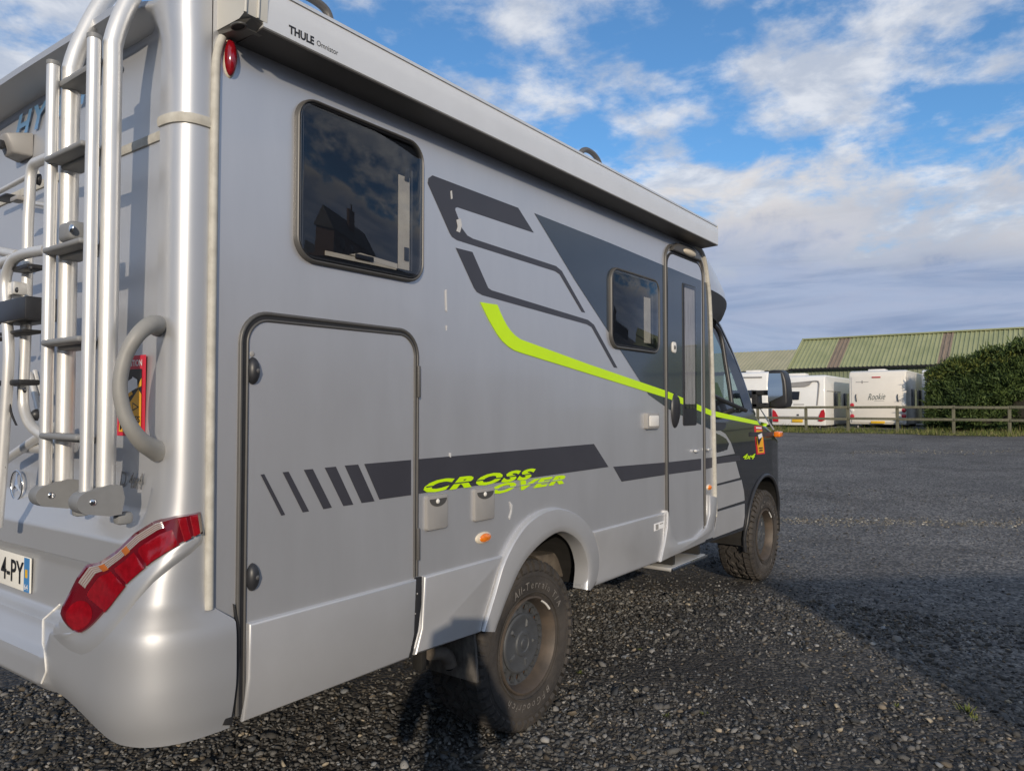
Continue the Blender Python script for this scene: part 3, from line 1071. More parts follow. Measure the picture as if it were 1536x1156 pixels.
TZ = 0, 740, .36
tl_up = z_(*TZ, [(836, 76), (730, 88), (640, 115), (560, 165), (480, 240), (415, 285), (360, 295), (320, 350), (290, 410), (258, 470), (250, 500), (262, 530), (285, 558)])
tl_lo = z_(*TZ, [(845, 165), (760, 215), (690, 258), (640, 290), (585, 335), (540, 375), (505, 422), (470, 470), (430, 515), (395, 552), (370, 572), (345, 584), (312, 578)])
TLU = resample([(*p, 0) for p in tl_up], 101)
TLD = resample([(*p, 0) for p in tl_lo], 101)
TLT = []
for i in range(TLN + 1):
    rw = []
    for j in range(TLM + 1):
        q = tl_px(i / TLN, j / TLM)
        rw.append((cap_hit(q.x, q.y) - CAM).length)
    TLT.append(rw)
TLT = np.array(TLT)
TL0 = TLT.copy()
for _ in range(160):
    P_ = np.pad(TLT, 1, mode='edge')
    TLT = np.minimum((P_[:-2, 1:-1] + P_[2:, 1:-1] + P_[1:-1, :-2] + P_[1:-1, 2:] + TLT) / 5, TL0)
TL = patch('tail_light', 0, 1, 0, 1, .018, REDD, MH, 60, 10, .026)
for v0, v1 in ((.08, .125), (.13, .175), (.18, .225), (.23, .275)):
    patch('clear_lens', .20, .735, v0, v1, .0205, CLEARL, TL, 50, 4, .0025)
patch('amber_lens', .42, .455, .10, .30, .0225, AMBERD, TL, 4, 3, .002)
patch('amber_lens', .565, .60, .10, .30, .0225, AMBERD, TL, 4, 3, .002)
for t0, t1, v0, v1 in ((.015, .06, .08, .94), (.075, .125, .10, .94), (.16, .392, .38, .93), (.405, .552, .37, .94), (.565, .765, .36, .95)):
    patch('red_lens', t0, t1, v0, v1, .0190, REDL, TL, 12, 6, .0014)
V, F = [], []
for k in range(24):
    for r_ in (.16, .13):
        V.append(tl_point(.885 + r_ * .62 * math.cos(R(15 * k)) , .50 + r_ * 2.1 * math.sin(R(15 * k)), .0190 if r_ == .16 else .0205))
V.append(tl_point(.885, .5, .0215))
for k in range(24):
    q = (k + 1) % 24
    F += [(2 * k, 2 * q, 2 * q + 1, 2 * k + 1), (2 * k + 1, 2 * q + 1, 48)]
mk('fog_lens', V, F, REDL, TL, 60)

sur_lo = z_(*TZ, [(846, 205), (800, 252), (720, 312), (640, 378), (580, 445), (525, 515), (470, 582), (420, 634), (372, 672), (335, 682), (290, 662), (248, 628), (215, 590)])
sur_up = [(tl_px(i / 60, .86).x, tl_px(i / 60, .86).y) for i in range(61)]
SU, SD = resample([(*p, 0) for p in sur_up], 61), resample([(*p, 0) for p in sur_lo], 61)
G = np.zeros((61, 9))
GP = []
for i in range(61):
    r_ = []
    for j in range(9):
        q = SU[i].lerp(SD[i], j / 8)
        r_.append(q)
        G[i, j] = (cap_hit(q.x, q.y) - CAM).length
    GP.append(r_)
G0 = G.copy()
for _ in range(25):
    P_ = np.pad(G, 1, mode='edge')
    G = np.minimum((P_[:-2, 1:-1] + P_[2:, 1:-1] + P_[1:-1, :-2] + P_[1:-1, 2:] + G) / 5, G0)
V, F = [], []
for i in range(61):
    for j in range(9):
        lift = .010 * smooth((j + .5) / 2) * (1 - smooth((j - 5) / 3)) - (.004 if j == 8 else 0)
        if i in (0, 60):
            lift = -.004
        V.append(CAM + ray(GP[i][j].x, GP[i][j].y) * (G[i, j] * (1 - smooth((j - 4) / 4)) + G0[i, j] * smooth((j - 4) / 4) - lift))
for i in range(60):
    for j in range(8):
        F.append((i * 9 + j, (i + 1) * 9 + j, (i + 1) * 9 + j + 1, i * 9 + j + 1))
mk('lamp_surround', V, F, REARP, CAP, 60)

# joint in the bumper, moulding strip round the corner at two thirds height
jp = z_(*TZ, [(250, 462), (215, 495), (181, 525), (180, 625), (188, 655), (195, 740), (175, 788)])
tube('bumper_joint', [cap_hit(a, b, .001) for a, b in [(p.x, p.y) for p in resample([(*q, 0) for q in jp], 40)]], .0035, WHITEP, CAP, 6)
st = [(312, 190), (300, 184), (290, 178), (278, 174), (265, 172), (252, 173), (243, 175), (230, 180), (215, 187), (200, 195), (178, 204), (150, 216), (120, 229), (90, 242), (60, 255), (20, 272)]
zs_ = 2.345
path = []
for i in range(len(capV[:nr * rows]) // nr):
    pass
zi = min(range(rows), key=lambda i: abs(zl[i] - zs_))
ring = [capV[zi * nr + j] for j in range(nr)]
V, F = [], []
for p0_, in zip(ring):
    pass
for j, p in enumerate(ring):
    a_, b_2 = ring[max(0, j - 1)], ring[min(nr - 1, j + 1)]
    t = (b_2 - a_).normalized()
    n = Vector((-t.y, t.x, 0))
    n = n if n.dot(p - Vector((1, 1.11, p.z))) > 0 else -n
    for q, o_ in ((-.016, -.003), (-.014, .006), (0, .009), (.014, .006), (.016, -.003)):
        V.append(p + n * o_ + Vector((0, 0, q)))
for j in range(nr - 1):
    for k in range(4):
        F.append((j * 5 + k, (j + 1) * 5 + k, (j + 1) * 5 + k + 1, j * 5 + k + 1))
mk('moulding_strip', V, F, BEIGE, CAP, 60)

# letters, star, plate and sticker on the rear
def rear_text(name, s, y0, y1, z0, z1, x, m, parent, rise=0., **kw):
    return text(name, s, lambda u, w: (x, y0 + (y1 - y0) * u, z0 + (z1 - z0) * w + rise * u), m, parent, **kw)


pa, pb = cap_hit(20, 196), cap_hit(70, 165)
rear_text('maker_lettering', 'HYMER', 1.30, .62, pa.z - .055, pa.z + .035, min(pa.x, pb.x) - .010, BLUETXT, CAP, shear=.35, bold=.03, spacing=1.2)
ca = cap_hit(198, 722)
rear_text('model_lettering', 'D 4x4', cap_hit(182, 722).y, cap_hit(218, 722).y, ca.z - .018, ca.z + .030, ca.x - .006, CHROME, CAP, shear=.3, bold=.02)
sc_ = cap_hit(33, 727)
stc = Vector((sc_.x - .016, sc_.y, sc_.z))
tube('star_badge', [stc + Vector((0, .052 * math.cos(R(q)), .052 * math.sin(R(q)))) for q in range(0, 360, 12)], .004, CHROME, CAP, 8, True)
V, F = [], []
for k in range(3):
    a = R(90 + 120 * k)
    w = .010
    tip = stc + Vector((-.002, .050 * math.cos(a), .050 * math.sin(a)))
    l_ = stc + Vector((0, w * math.cos(a + 2.1), w * math.sin(a + 2.1)))
    r_ = stc + Vector((0, w * math.cos(a - 2.1), w * math.sin(a - 2.1)))
    n0 = len(V)
    V += [tip, l_, stc + Vector((-.008, 0, 0)), r_]
    F += [(n0, n0 + 1, n0 + 2), (n0, n0 + 2, n0 + 3)]
mk('star_badge', V, F, CHROME, CAP)
pr, pt, pb_ = cap_hit(45, 858), cap_hit(22, 831), cap_hit(22, 882)
PX = pr.x - .012
yr = on_x(45, 858, PX).y
zt, zb = on_x(22, 830, PX).z, on_x(22, 882, PX).z
PL = box('number_plate', (PX + .003, yr + .26, (zt + zb) / 2), (.006, .52, zt - zb), PLATEW, MH, .003)
box('plate_band', (PX - .0012, yr + .024, (zt + zb) / 2), (.002, .042, (zt - zb) * .96), PLATEB, PL)
rear_text('plate_text', '14-PY', on_x(-3, 855, PX).y, on_x(36, 858, PX).y, zb + .022, zt - .020, PX - .0018, BLACKTXT, PL, bold=.012)
rear_text('plate_text', '64', yr + .040, yr + .009, zb + .010, zb + .030, PX - .0028, WHITETXT, PL, bold=.01)
box('plate_emblem', (PX - .0028, yr + .024, (zt + zb) / 2 + .005), (.001, .018, .028), PLATEY, PL)
box('plate_lamp', (PX - .015, yr + .36, zt + .028), (.03, .05, .02), PLASTIC, MH, .004)

# warning sticker
q0, q1 = cap_hit(215, 532), cap_hit(176, 640)
SX = min(cap_hit(x_, y_).x for x_ in (180, 195, 210) for y_ in (540, 590, 640)) - .003
yR = on_x(217, 590, SX).y
zT, zB = on_x(205, 533, SX).z, on_x(180, 653, SX).z
yL = yR + (zT - zB) * .68
def sq(u, w, off):
    return Vector((SX - off, yL + (yR - yL) * u, zB + (zT - zB) * w))
def spoly(name, pts, off, m, parent):
    return mk(name, [sq(u, w, off) for u, w in pts], [tuple(range(len(pts)))], m, parent, normals=False)
STK = box('warning_sticker', (SX + .001, (yL + yR) / 2, (zT + zB) / 2), (.003, abs(yL - yR), zT - zB), STRED, MH)
def sticker_print(spoly, parent):
    spoly('print', [(.09, .05), (.91, .05), (.91, .83), (.09, .83)], .0020, BLACKTXT, parent)
    spoly('print', [(.09, .05), (.91, .05), (.91, .52), (.80, .58), (.12, .22)], .0026, STYEL, parent)
    spoly('print', [(.09, .40), (.60, .52), (.28, .80), (.09, .66)], .0026, STYEL, parent)
    spoly('print', [(.72, .58), (.91, .62), (.91, .72)], .0026, STYEL, parent)
    spoly('print', [(.30, .50), (.56, .56), (.58, .72), (.30, .66)], .0032, WHITETXT, parent)
    spoly('print', [(.56, .56), (.78, .60), (.76, .70), (.58, .74)], .0033, WHITETXT, parent)
    spoly('print', [(.60, .31), (.84, .36), (.60, .42)], .0032, BLACKTXT, parent)
    spoly('print', [(.625, .33), (.79, .361), (.625, .40)], .0038, STYEL, parent)
sticker_print(spoly, STK)
def stext(s, u0, u1, w0, w1, m):
    text('print', s, lambda u, w: sq(u0 + (u1 - u0) * u, w0 + (w1 - w0) * w, .0036), m, STK, bold=.015)
stext('ATTENTION', .08, .93, .865, .945, WHITETXT)
stext('ANGLES', .12, .88, .17, .25, BLACKTXT)
stext('MORTS', .14, .84, .07, .15, BLACKTXT)

# grab handle on the corner pillar
h0, h1 = cap_hit(238, 489), cap_hit(238, 672)
hp = []
for (px, py, t) in ((243, 487, 0), (226, 487, .45), (206, 503, .8), (188, 535, 1.), (180, 575, 1.08), (184, 610, 1.02), (196, 640, .86), (214, 663, .55), (240, 682, 0)):
    base = h0.lerp(h1, (py - 487) / 190)
    plane_x = -.088 - .125 * t
    hp.append(on_x(px, py, plane_x) if t else base)
pth = catmull(hp, 5)
n_ = len(pth)
rad = [.019 + .012 * abs(2 * i / (n_ - 1) - 1) ** 3 for i in range(n_)]
tube('grab_handle', pth, rad, HANDLEG, MH, 16)

# ---- reversing camera
cp = cap_hit(40, 222)
V = [(0, .07, .045), (0, -.07, .045), (0, -.07, -.05), (0, .07, -.05), (-.09, .04, .025), (-.09, -.045, .025), (-.06, -.045, -.045), (-.06, .04, -.045)]
V = [cp + Vector(q) for q in V]
me = bpy.data.meshes.new('reversing_camera')
me.from_pydata([tuple(q) for q in V], [], [(0, 1, 2, 3), (4, 7, 6, 5), (0, 4, 5, 1), (1, 5, 6, 2), (2, 6, 7, 3), (3, 7, 4, 0)])
bevel_mesh(me, .010, 2)
RC = mo('reversing_camera', me, VENTP, MH, 40)
box('camera_lens', cp + Vector((-.085, .0, -.012)), (.02, .03, .03), PLASTIC, RC, .004)

# ---- ladder
LAD = box('ladder', (-.20, .308, 2.47), (.075, .26, .022), TREAD_GREY, MH, .009)
YR, YL = .176, .440
def rail_path(y):
    return catmull([(-.20, y, 1.235), (-.20, y, 2.0), (-.20, y, 2.46), (-.197, y, 2.54), (-.163, y, 2.655), (-.10, y, 2.80), (-.02, y, 2.90), (.10, y, 2.93), (.20, y, 2.86), (.22, y, 2.73)], 6)
for y in (YR, YL):
    tube('ladder_rail', rail_path(y), .0262, ALU, LAD, 18)
    tube('ladder_rail', [(-.250, y, 1.272), (-.250, y, 1.9), (-.250, y, 2.527)], .0172, ALU, LAD, 16)
    tube('rail_cap', [(-.250, y, 2.522), (-.250, y, 2.534)], .0185, TREAD_GREY, LAD, 16)
    # foot bracket
    ft = prism('ladder_foot', [(-.285 + .035 - .035 * math.cos(R(q)), 1.245 + .032 * math.sin(R(q))) for q in range(-90, 91, 20)] + [(-.20, 1.290), (-.168, 1.285), (-.160, 1.25), (-.168, 1.205), (-.20, 1.203)], y - .030, y + .030, TREAD_GREY, LAD, .006)
    box('foot_mount', (-.150, y, 1.19), (.045, .036, .035), TREAD_GREY, LAD, .010)
    dome('foot_bolt', (-.245, y - .030, 1.246), .010, .010, .005, CHROME, LAD, nu=12)
for z in (2.23, 1.96, 1.69, 1.42):
    for x in (-.250, -.20):
        w = .050 if x == -.25 else .06
        box('ladder_rung', (x, (YR + YL) / 2, z - (.0 if x == -.25 else .010)), (w, YL - YR - .022, .017), TREAD_GREY, LAD, .007, 3)
lp = on_x(100, 348, -.265)
lb = box('ladder_lock', (-.245, lp.y - .005, lp.z), (.06, .085, .055), TREAD_GREY, LAD, .014, 3)
dome('lock_cylinder', (-.274, on_x(107, 348.5, -.275).y, lp.z), .013, .013, .006, CHROME, LAD, axis='-x', nu=14)

# ---- bicycle carrier
RX = -.195
BC = tube('bicycle_carrier', catmull([on_x(*p, RX) for p in ((92, 232), (75, 236), (60, 242), (51, 247), (46.5, 262), (44.5, 295), (42, 338), (41, 403), (40, 446), (38.9, 491), (35.7, 567), (34.5, 590), (36, 612), (43, 632), (54, 645), (70, 655), (100, 668))], 6), .0165, BRUSHED, MH, 16)
def rt(pts, x, r=.0165, m=BRUSHED, n=6, name='carrier_tube'):
    return tube(name, catmull([on_x(*p, x) for p in pts], n), r, m, BC, 14)
rt(((70, 375), (50, 378), (34, 382), (20, 390), (11, 408), (8, 430), (10, 470), (13, 520), (12, 560), (7, 640), (2, 714), (-4, 790)), RX - .05)
rt(((-20, 374), (0, 377), (26, 382)), RX + .05)
rt(((-20, 404), (0, 396), (18, 389)), RX - .02)
rt(((-20, 296), (0, 287), (41, 265), (55, 258)), RX + .06, .009)
rt(((20, 300), (70, 308)), RX + .10, .008)
rt(((8, 690), (30, 675), (62, 653), (90, 636)), RX + .04, .015)
rt(((36, 672), (66, 672), (110, 671)), RX + .06, .017)
rt(((44, 560), (52, 590), (60, 625)), RX + .09, .010)
rt(((52, 556), (60, 592)), RX + .11, .008)
for (x0, x1, y0, y1, d, m_, nm) in ((18, 65, 446, 488, .10, PLASTIC, 'carrier_joint'), (31, 54, 396, 410, .05, PLASTIC, 'carrier_collar'), (12, 49, 494, 505, .06, RUBBER, 'carrier_clamp'), (10, 45, 569, 579, .06, RUBBER, 'carrier_clamp'), (13, 33, 423, 447, .05, BRUSHED, 'carrier_collar'), (2, 22, 292, 303, .05, PLASTIC, 'carrier_collar'), (22, 33, 293, 305, .03, VENTP, 'carrier_screw'), (-6, 4, 505, 512, .03, RUBBER, 'carrier_clamp')):
    p, q = on_x(x0, y1, RX - .02), on_x(x1, y0, RX - .02)
    box(nm, ((p.x), (p.y + q.y) / 2, (p.z + q.z) / 2), (d, abs(p.y - q.y), q.z - p.z), m_, BC, .005)
for (px, py) in ((26, 435), (38, 585), (7, 700), (47, 402), (45, 467)):
    p = on_x(px, py, RX - .045)
    dome('carrier_bolt', (p.x, p.y, p.z), .009, .009, .007, PLASTIC, BC, axis='-x', nu=12)
for (px, py) in ((60, 270), (56, 622)):
    p = on_x(px, py, RX + .03)
    dome('carrier_knob', (p.x, p.y, p.z), .016, .02, .02, PLASTIC, BC, axis='-x', nu=12)
V, F = [], []
sp = catmull([on_x(*p, RX - .045) for p in ((12, 571), (8, 584), (13, 606), (17, 622), (24, 638))], 5)
for i, p in enumerate(sp):
    w = .013 * (1 - .6 * i / len(sp))
    V += [p + Vector((0, w, 0)), p + Vector((0, -w, 0)), p + Vector((.003, -w, 0)), p + Vector((.003, w, 0))]
for i in range(len(sp) - 1):
    for k in range(4):
        F.append((i * 4 + k, i * 4 + (k + 1) % 4, (i + 1) * 4 + (k + 1) % 4, (i + 1) * 4 + k))
mk('carrier_strap', V, F, RUBBER, BC)
# ================================================================== awning
AX0, AX1 = .075, 3.60
prof = [(.0, 2.590), (-.131, 2.596), (-.135, 2.599), (-.136, 2.665), (-.133, 2.702), (-.124, 2.728), (-.098, 2.746), (-.05, 2.756), (.0, 2.76)]
def extr(name, pf, x0, x1, m, parent, sm=30):
    n = len(pf)
    v = [(x0, a, b) for a, b in pf] + [(x1, a, b) for a, b in pf]
    f = [tuple(range(n)), tuple(range(n, 2 * n))] + [(i, (i + 1) % n, n + (i + 1) % n, n + i) for i in range(n)]
    return mk(name, v, f, m, parent, sm)
AW = extr('awning', prof[1:] + [(-.001, 2.60)], AX0, AX1, AWN, MH)
extr('awning_underside', [(.0, 2.586), (-.128, 2.5925), (-.131, 2.597), (.0, 2.594)], AX0, AX1, AWND, AW)
extr('awning_lip', [(-.118, 2.731), (-.127, 2.726), (-.131, 2.721), (-.128, 2.734), (-.11, 2.741)], AX0, AX1, ALU, AW)
box('awning_end', (AX1 + .006, -.066, 2.664), (.016, .132, .14), AWNCAP, AW, .006)
# rear end cap with a winding eye in its underside
ec = [(.004, 2.602), (-.112, 2.6015), (-.136, 2.612), (-.142, 2.70), (-.12, 2.75), (.004, 2.77)]
EC = extr('awning_cap', ec, .012, AX0 + .012, AWNCAP, MH)
tube('cap_rib', [(AX0 - .020, a - .002, b) for a, b in ec[2:5]], .004, AWNCAP, EC, 8)
tube('cap_rib', [(.014, a - .002, b) for a, b in ec[2:5]], .005, AWNCAP, EC, 8)
CAPDK = mat('grey cap underside plastic', (.16, .155, .145), .5, var=.05)
mk('cap_underside', [(.013, .002, 2.6005), (.013, -.108, 2.6000), (.035, -.134, 2.606), (AX0 + .014, -.134, 2.606), (AX0 + .03, -.11, 2.5995), (AX0 + .03, .002, 2.5995), (.02, .002, 2.592), (.03, -.10, 2.590), (AX0 + .02, -.10, 2.590), (AX0 + .02, .002, 2.592)], [(0, 1, 7, 6), (1, 2, 3, 4, 8, 7), (4, 5, 9, 8), (6, 7, 8, 9)], CAPDK, EC)
d_ = ray(358, 40)
eye = CAM + d_ * ((2.589 - CAM.z) / d_.z)
V = [eye + Vector((.017 * math.cos(R(q)), .026 * math.sin(R(q)), 0)) for q in range(0, 360, 20)]
mk('winding_eye', V, [tuple(range(18))], INSIDE, EC, normals=False)
tube('eye_rim', V, .0035, TAUPE, EC, 8, True)
def aw_text(s, px0, px1, h, dz, bold):
    a, b = on_y(*px0, -.1355), on_y(*px1, -.1355)
    text('awning_lettering', s, lambda u, w: (a.x + (b.x - a.x) * u, -.1362, a.z + dz + h * w), BLACKTXT, AW, bold=bold)
aw_text('THULE', (433, 55), (471, 68), .026, .010, .04)
aw_text('Omnistor', (475, 72), (507, 84), .017, .008, 0.)
# roof rail loops
def loop(px):
    a, b = on_y(*px[0], .02), on_y(*px[1], .02)
    pth = catmull([(a.x, .0, 2.70), (a.x + .03, -.03, 2.785), ((a.x + b.x) / 2 - .04, -.03, 2.825), ((a.x + b.x) / 2 + .05, -.03, 2.82), (b.x - .03, -.03, 2.775), (b.x, .0, 2.70)], 6)
    tube('roof_rail', pth, .014, TAUPE_D, MH, 10)
loop(((410, 10), (492, 40)))
loop(((852, 228), (892, 248)))
extr('roof_edge', [(-.04, 2.735), (-.05, 2.755), (-.03, 2.77), (.02, 2.77), (.02, 2.735)], .4, 2.35, AWN, MH)

# ================================================================== wheels
def revolve(prof, n=64, close=False):
    v, f = [], []
    k = len(prof)
    for i in range(n):
        a = 2 * math.pi * i / n
        for r, y in prof:
            v.append((r * math.sin(a), y, r * math.cos(a)))
    for i in range(n):
        j = (i + 1) % n
        for q in range(k - 1 if not close else k):
            w = (q + 1) % k
            f.append((i * k + q, i * k + w, j * k + w, j * k + q))
    return v, f


def me_of(name, v, f):
    me = bpy.data.meshes.new(name)
    me.from_pydata([tuple(q) for q in v], [], f)
    bm = bmesh.new()
    bm.from_mesh(me)
    bmesh.ops.recalc_face_normals(bm, faces=bm.faces)
    bm.to_mesh(me)
    bm.free()
    for p in me.polygons:
        p.use_smooth = True
    me.set_sharp_from_angle(angle=R(38))
    return me


tyre_prof = [(.214, .024), (.228, .010), (.25, .002), (.285, -.004), (.32, -.004), (.345, .002), (.360, .012), (.370, .026), (.373, .045), (.374, .1225), (.373, .20), (.370, .219), (.360, .233), (.345, .243), (.30, .249), (.25, .243), (.214, .221)]
tv, tf = revolve(tyre_prof, 72)
# raised ring lines on the sidewall
for rr in (.243, .318):
    a, b = revolve([(rr - .003, .0), (rr - .002, -.0062), (rr + .002, -.0062), (rr + .003, .0)], 72)
    o = len(tv)
    tv += a
    tf += [tuple(q + o for q in g_) for g_ in b]
TW = 1.20          # section width of the off-road tyre
tv = [(a, b * TW if b > .02 else b, c) for a, b, c in tv]
tyre_me = me_of('tyre', tv, tf)
# tread blocks: zigzag centre rows, chunky shoulders wrapping onto the sidewall
bv, bf = [], []
def block(th, y0, y1, dth, r0, r1, tw=0., wrap=0):
    o = len(bv)
    for r in (r0, r1):
        s = 1 if r == r0 else .88
        for (ty, tt) in ((y0, -1), (y1, -1), (y1, 1), (y0, 1)):
            ym = (y0 + y1) / 2
            y = ym + (ty - ym) * s
            a = th + tt * dth * s + tw * (ty - ym)
            rr = r
            if wrap and ((wrap < 0 and ty == y0) or (wrap > 0 and ty == y1)):
                rr = r - .012
            bv.append((rr * math.sin(a), y, rr * math.cos(a)))
    bf.extend([(o + 4, o + 5, o + 6, o + 7)] + [(o + i, o + (i + 1) % 4, o + 4 + (i + 1) % 4, o + 4 + i) for i in range(4)])
nb_ = 46
for i in range(nb_):
    th = 2 * math.pi * i / nb_
    st_ = 2 * math.pi / nb_
    j = rng.uniform(-.1, .1) * st_
    block(th + j, .014, .060, st_ * (.40 if i % 2 else .34), .364, .393, 1.2, -1)
    block(th + st_ * .5 + j, .068, .116, st_ * .36, .368, .393, 4.0 if i % 2 else -3.0)
    block(th + j, .126, .176, st_ * .36, .368, .393, -4.0 if i % 2 else 3.0)
    block(th + st_ * .5 + j, .184, .231, st_ * (.40 if i % 2 else .34), .364, .393, -1.2, 1)
    # side lugs
    for (ya, yb) in ((-.003, .016), (.229, .248)):
        o = len(bv)
        d_ = st_ * (.36 if i % 2 else .26)
        out = ya < 0
        rad_ = [(.332, .0025), (.346, -.010), (.372, -.003), (.388, .016), (.366, .026)] if out else [(.340, .2415), (.352, .249), (.372, .241), (.384, .225), (.372, .221)]
        for sgn in (-1, 1):
            for (r_, y_) in rad_:
                a = th + sgn * d_ + (.3 * (r_ - .36))
                bv.append((r_ * math.sin(a), y_, r_ * math.cos(a)))
        k = len(rad_)
        bf.extend([(o + q, o + q + 1, o + k + q + 1, o + k + q) for q in range(k - 1)] + [tuple(o + q for q in range(k)), tuple(o + k + q for q in range(k))])
tread_me = bpy.data.meshes.new('tread')
tread_me.from_pydata([(a, b * TW if b > .02 else b, c) for a, b, c in bv], [], bf)
bm = bmesh.new(); bm.from_mesh(tread_me); bmesh.ops.recalc_face_normals(bm, faces=bm.faces); bm.to_mesh(tread_me); bm.free()
# lettering
lv, lf = [], []
def arc_text(s, th0, th1, r0, h, bold):
    global lv, lf
    n = len(s)
    ws = {'l': .45, 'i': .45, '-': .6, ' ': .6, 'T': 1.05, 'A': 1.15, 'G': 1.15, '/': .6, 'r': .75, 'f': .7, 'B': 1.1}
    tot = sum(ws.get(c, 1) for c in s)
    acc = 0.
    for c in s:
        w = ws.get(c, 1)
        th = R(th0 + (th1 - th0) * (acc + w / 2) / tot)
        acc += w
        if c == ' ':
            continue
        v_, f_ = text_geo(c, .15, bold)
        wd = (v_[:, 0].max() - v_[:, 0].min())
        u = v_[:, 0] - (v_[:, 0].max() + v_[:, 0].min()) / 2
        sc = h / .7
        o = len(lv)
        for a, b in zip(u * sc * .95, v_[:, 1] * sc):
            rr = r0 + b
            an = th + a / r0
            lv.append((rr * math.sin(an), -.0072, rr * math.cos(an)))
        lf += [tuple(q + o for q in g_) for g_ in f_]
arc_text('All-Terrain T/A', -30, 62, .262, .034, .01)
arc_text('BFGoodrich', 146, 222, .262, .034, .01)
let_me = bpy.data.meshes.new('sidewall_lettering')
let_me.from_pydata(lv, [], lf)
# rim: lip and dished barrel, pierced disc, cap
rv, rf = revolve([(.190, .20), (.196, .10), (.192, .062), (.200, .034), (.206, .010), (.214, -.001), (.222, .001), (.224, .010), (.214, .024)], 64)
rim_me = me_of('rim', rv, rf)
dv, df_ = [], []
NH, K = 18, 16
for h in range(NH):
    ac = 2 * math.pi * h / NH
    o = len(dv)
    half = math.pi / NH
    for k in range(K):
        t = 2 * math.pi * k / K
        c_, s_ = math.cos(t), math.sin(t)
        m_ = max(abs(c_), abs(s_))
        # hole, then outer cell edge
        r = .166 + .0175 * s_
        a = ac + .0185 * c_ / .166
        dv.append((r * math.sin(a), .066 - .25 * (r - .166), r * math.cos(a)))
        dv.append((r * math.sin(a), .084, r * math.cos(a)))
        r = .166 + (.028 if s_ > 0 else .034) * s_ / m_
        a = ac + half * c_ / m_
        dv.append((r * math.sin(a), .064 if r > .185 else (.066 if r > .15 else .058), r * math.cos(a)))
    for k in range(K):
        q = (k + 1) % K
        df_.append((o + 3 * k, o + 3 * q, o + 3 * q + 2, o + 3 * k + 2))
        df_.append((o + 3 * k, o + 3 * k + 1, o + 3 * q + 1, o + 3 * q))
disc_me = me_of('wheel_disc', dv, df_)
cv, cf = revolve([(.136, .060), (.138, .050), (.134, .045), (.126, .043), (.118, .046), (.060, .040), (.054, .034), (.040, .033), (.036, .037), (.022, .036), (.018, .032), (.0005, .032)], 48)
for k in range(5):           # bosses round the cap
    a0 = 2 * math.pi * (k + .3) / 5
    o = len(cv)
    for (r_, da, y_) in ((.075, -.10, .042), (.112, -.09, .045), (.112, .09, .045), (.075, .10, .042), (.080, -.05, .034), (.105, -.05, .037), (.105, .05, .037), (.080, .05, .034)):
        cv.append((r_ * math.sin(a0 + da), y_, r_ * math.cos(a0 + da)))
    cf += [(o + 4, o + 5, o + 6, o + 7)] + [(o + i, o + (i + 1) % 4, o + 4 + (i + 1) % 4, o + 4 + i) for i in range(4)]
cap_me = me_of('hub_cap', cv, cf)
drum_v, drum_f = revolve([(.0005, .12), (.186, .12), (.188, .095)], 48)
drum_me = me_of('brake_drum', drum_v, drum_f)
w_v, w_f = tube_geo([(.15, .03, .135), (.165, .012, .148), (.172, .0, .155)], .004, 8)
valve_me = me_of('valve', w_v, w_f)
# balance weight on the rim lip
wt_v, wt_f = [], []
for i in range(9):
    a = R(24 + 26 * i / 8)
    for (r_, y_) in ((.203, .0), (.2035, -.006), (.210, -.008), (.212, .0)):
        wt_v.append((r_ * math.sin(a), y_, r_ * math.cos(a)))
for i in range(8):
    for q in range(3):
        wt_f.append((i * 4 + q, i * 4 + q + 1, i * 4 + q + 5, i * 4 + q + 4))
wt_me = me_of('balance_weight', wt_v, wt_f)
for me_, m_ in ((tyre_me, TYRE), (tread_me, TYRE), (let_me, LETTER), (rim_me, RIMB), (disc_me, CAPG), (cap_me, CAPG), (drum_me, RUST), (wt_me, WHITEP), (valve_me, RUBBER)):
    me_.materials.append(m_)


def wheel(x, y, flip=False, steer=0.):
    o = bpy.data.objects.new('wheel', rim_me)
    o.location = (x - 1.7, y - 1.11, .395)
    col.objects.link(o)
    o.parent = MH
    o.rotation_euler.z = (math.pi if flip else 0) + steer
    for nm, me_ in (('tyre', tyre_me), ('tread', tread_me), ('sidewall_lettering', let_me), ('wheel_disc', disc_me), ('hub_cap', cap_me), ('brake_drum', drum_me), ('valve', valve_me)) + ((('balance_weight', wt_me),) if not flip else ()):
        c = bpy.data.objects.new(nm, me_)
        col.objects.link(c)
        c.parent = o
    return o


wheel(HUB_R[0], .05)
wheel(HUB_F[0], .12)
wheel(HUB_R[0], WID - .05, True)
wheel(HUB_F[0], WID - .12, True)

# mudflap and tail pipe behind the rear wheel
mf = [on_y(*p, .09) for p in z_(620, 640, .4151, [(90, 790), (222, 752), (222, 918), (35, 862), (35, 835)])]
fx = on_y(700, 985, .14).x
FLAPO = box('mudflap', (1.24, .18, .455), (.016, .31, .215), FLAP, MH, .003, rot=Matrix.Rotation(R(-6), 3, 'Y'))
box('flap_bracket', (1.245, .05, .565), (.03, .04, .03), CHASSIS, MH, .004)
ep = [on_y(*p, .12) for p in z_(620, 640, .4151, [(60, 815), (100, 815), (125, 835), (132, 862)])]
tube('tail_pipe', catmull([(p.x, .12 + .0, p.z) for p in ep], 5), .030, MUDDY, MH, 14)
p = ep[-1]
tube('tail_pipe_end', [(p.x, .12, p.z - .003), (p.x + .002, .12, p.z - .006)], .022, INSIDE, MH, 14)
box('exhaust_bracket', (ep[0].x - .04, .14, ep[0].z + .01), (.03, .05, .14), CHASSIS, MH, .004)

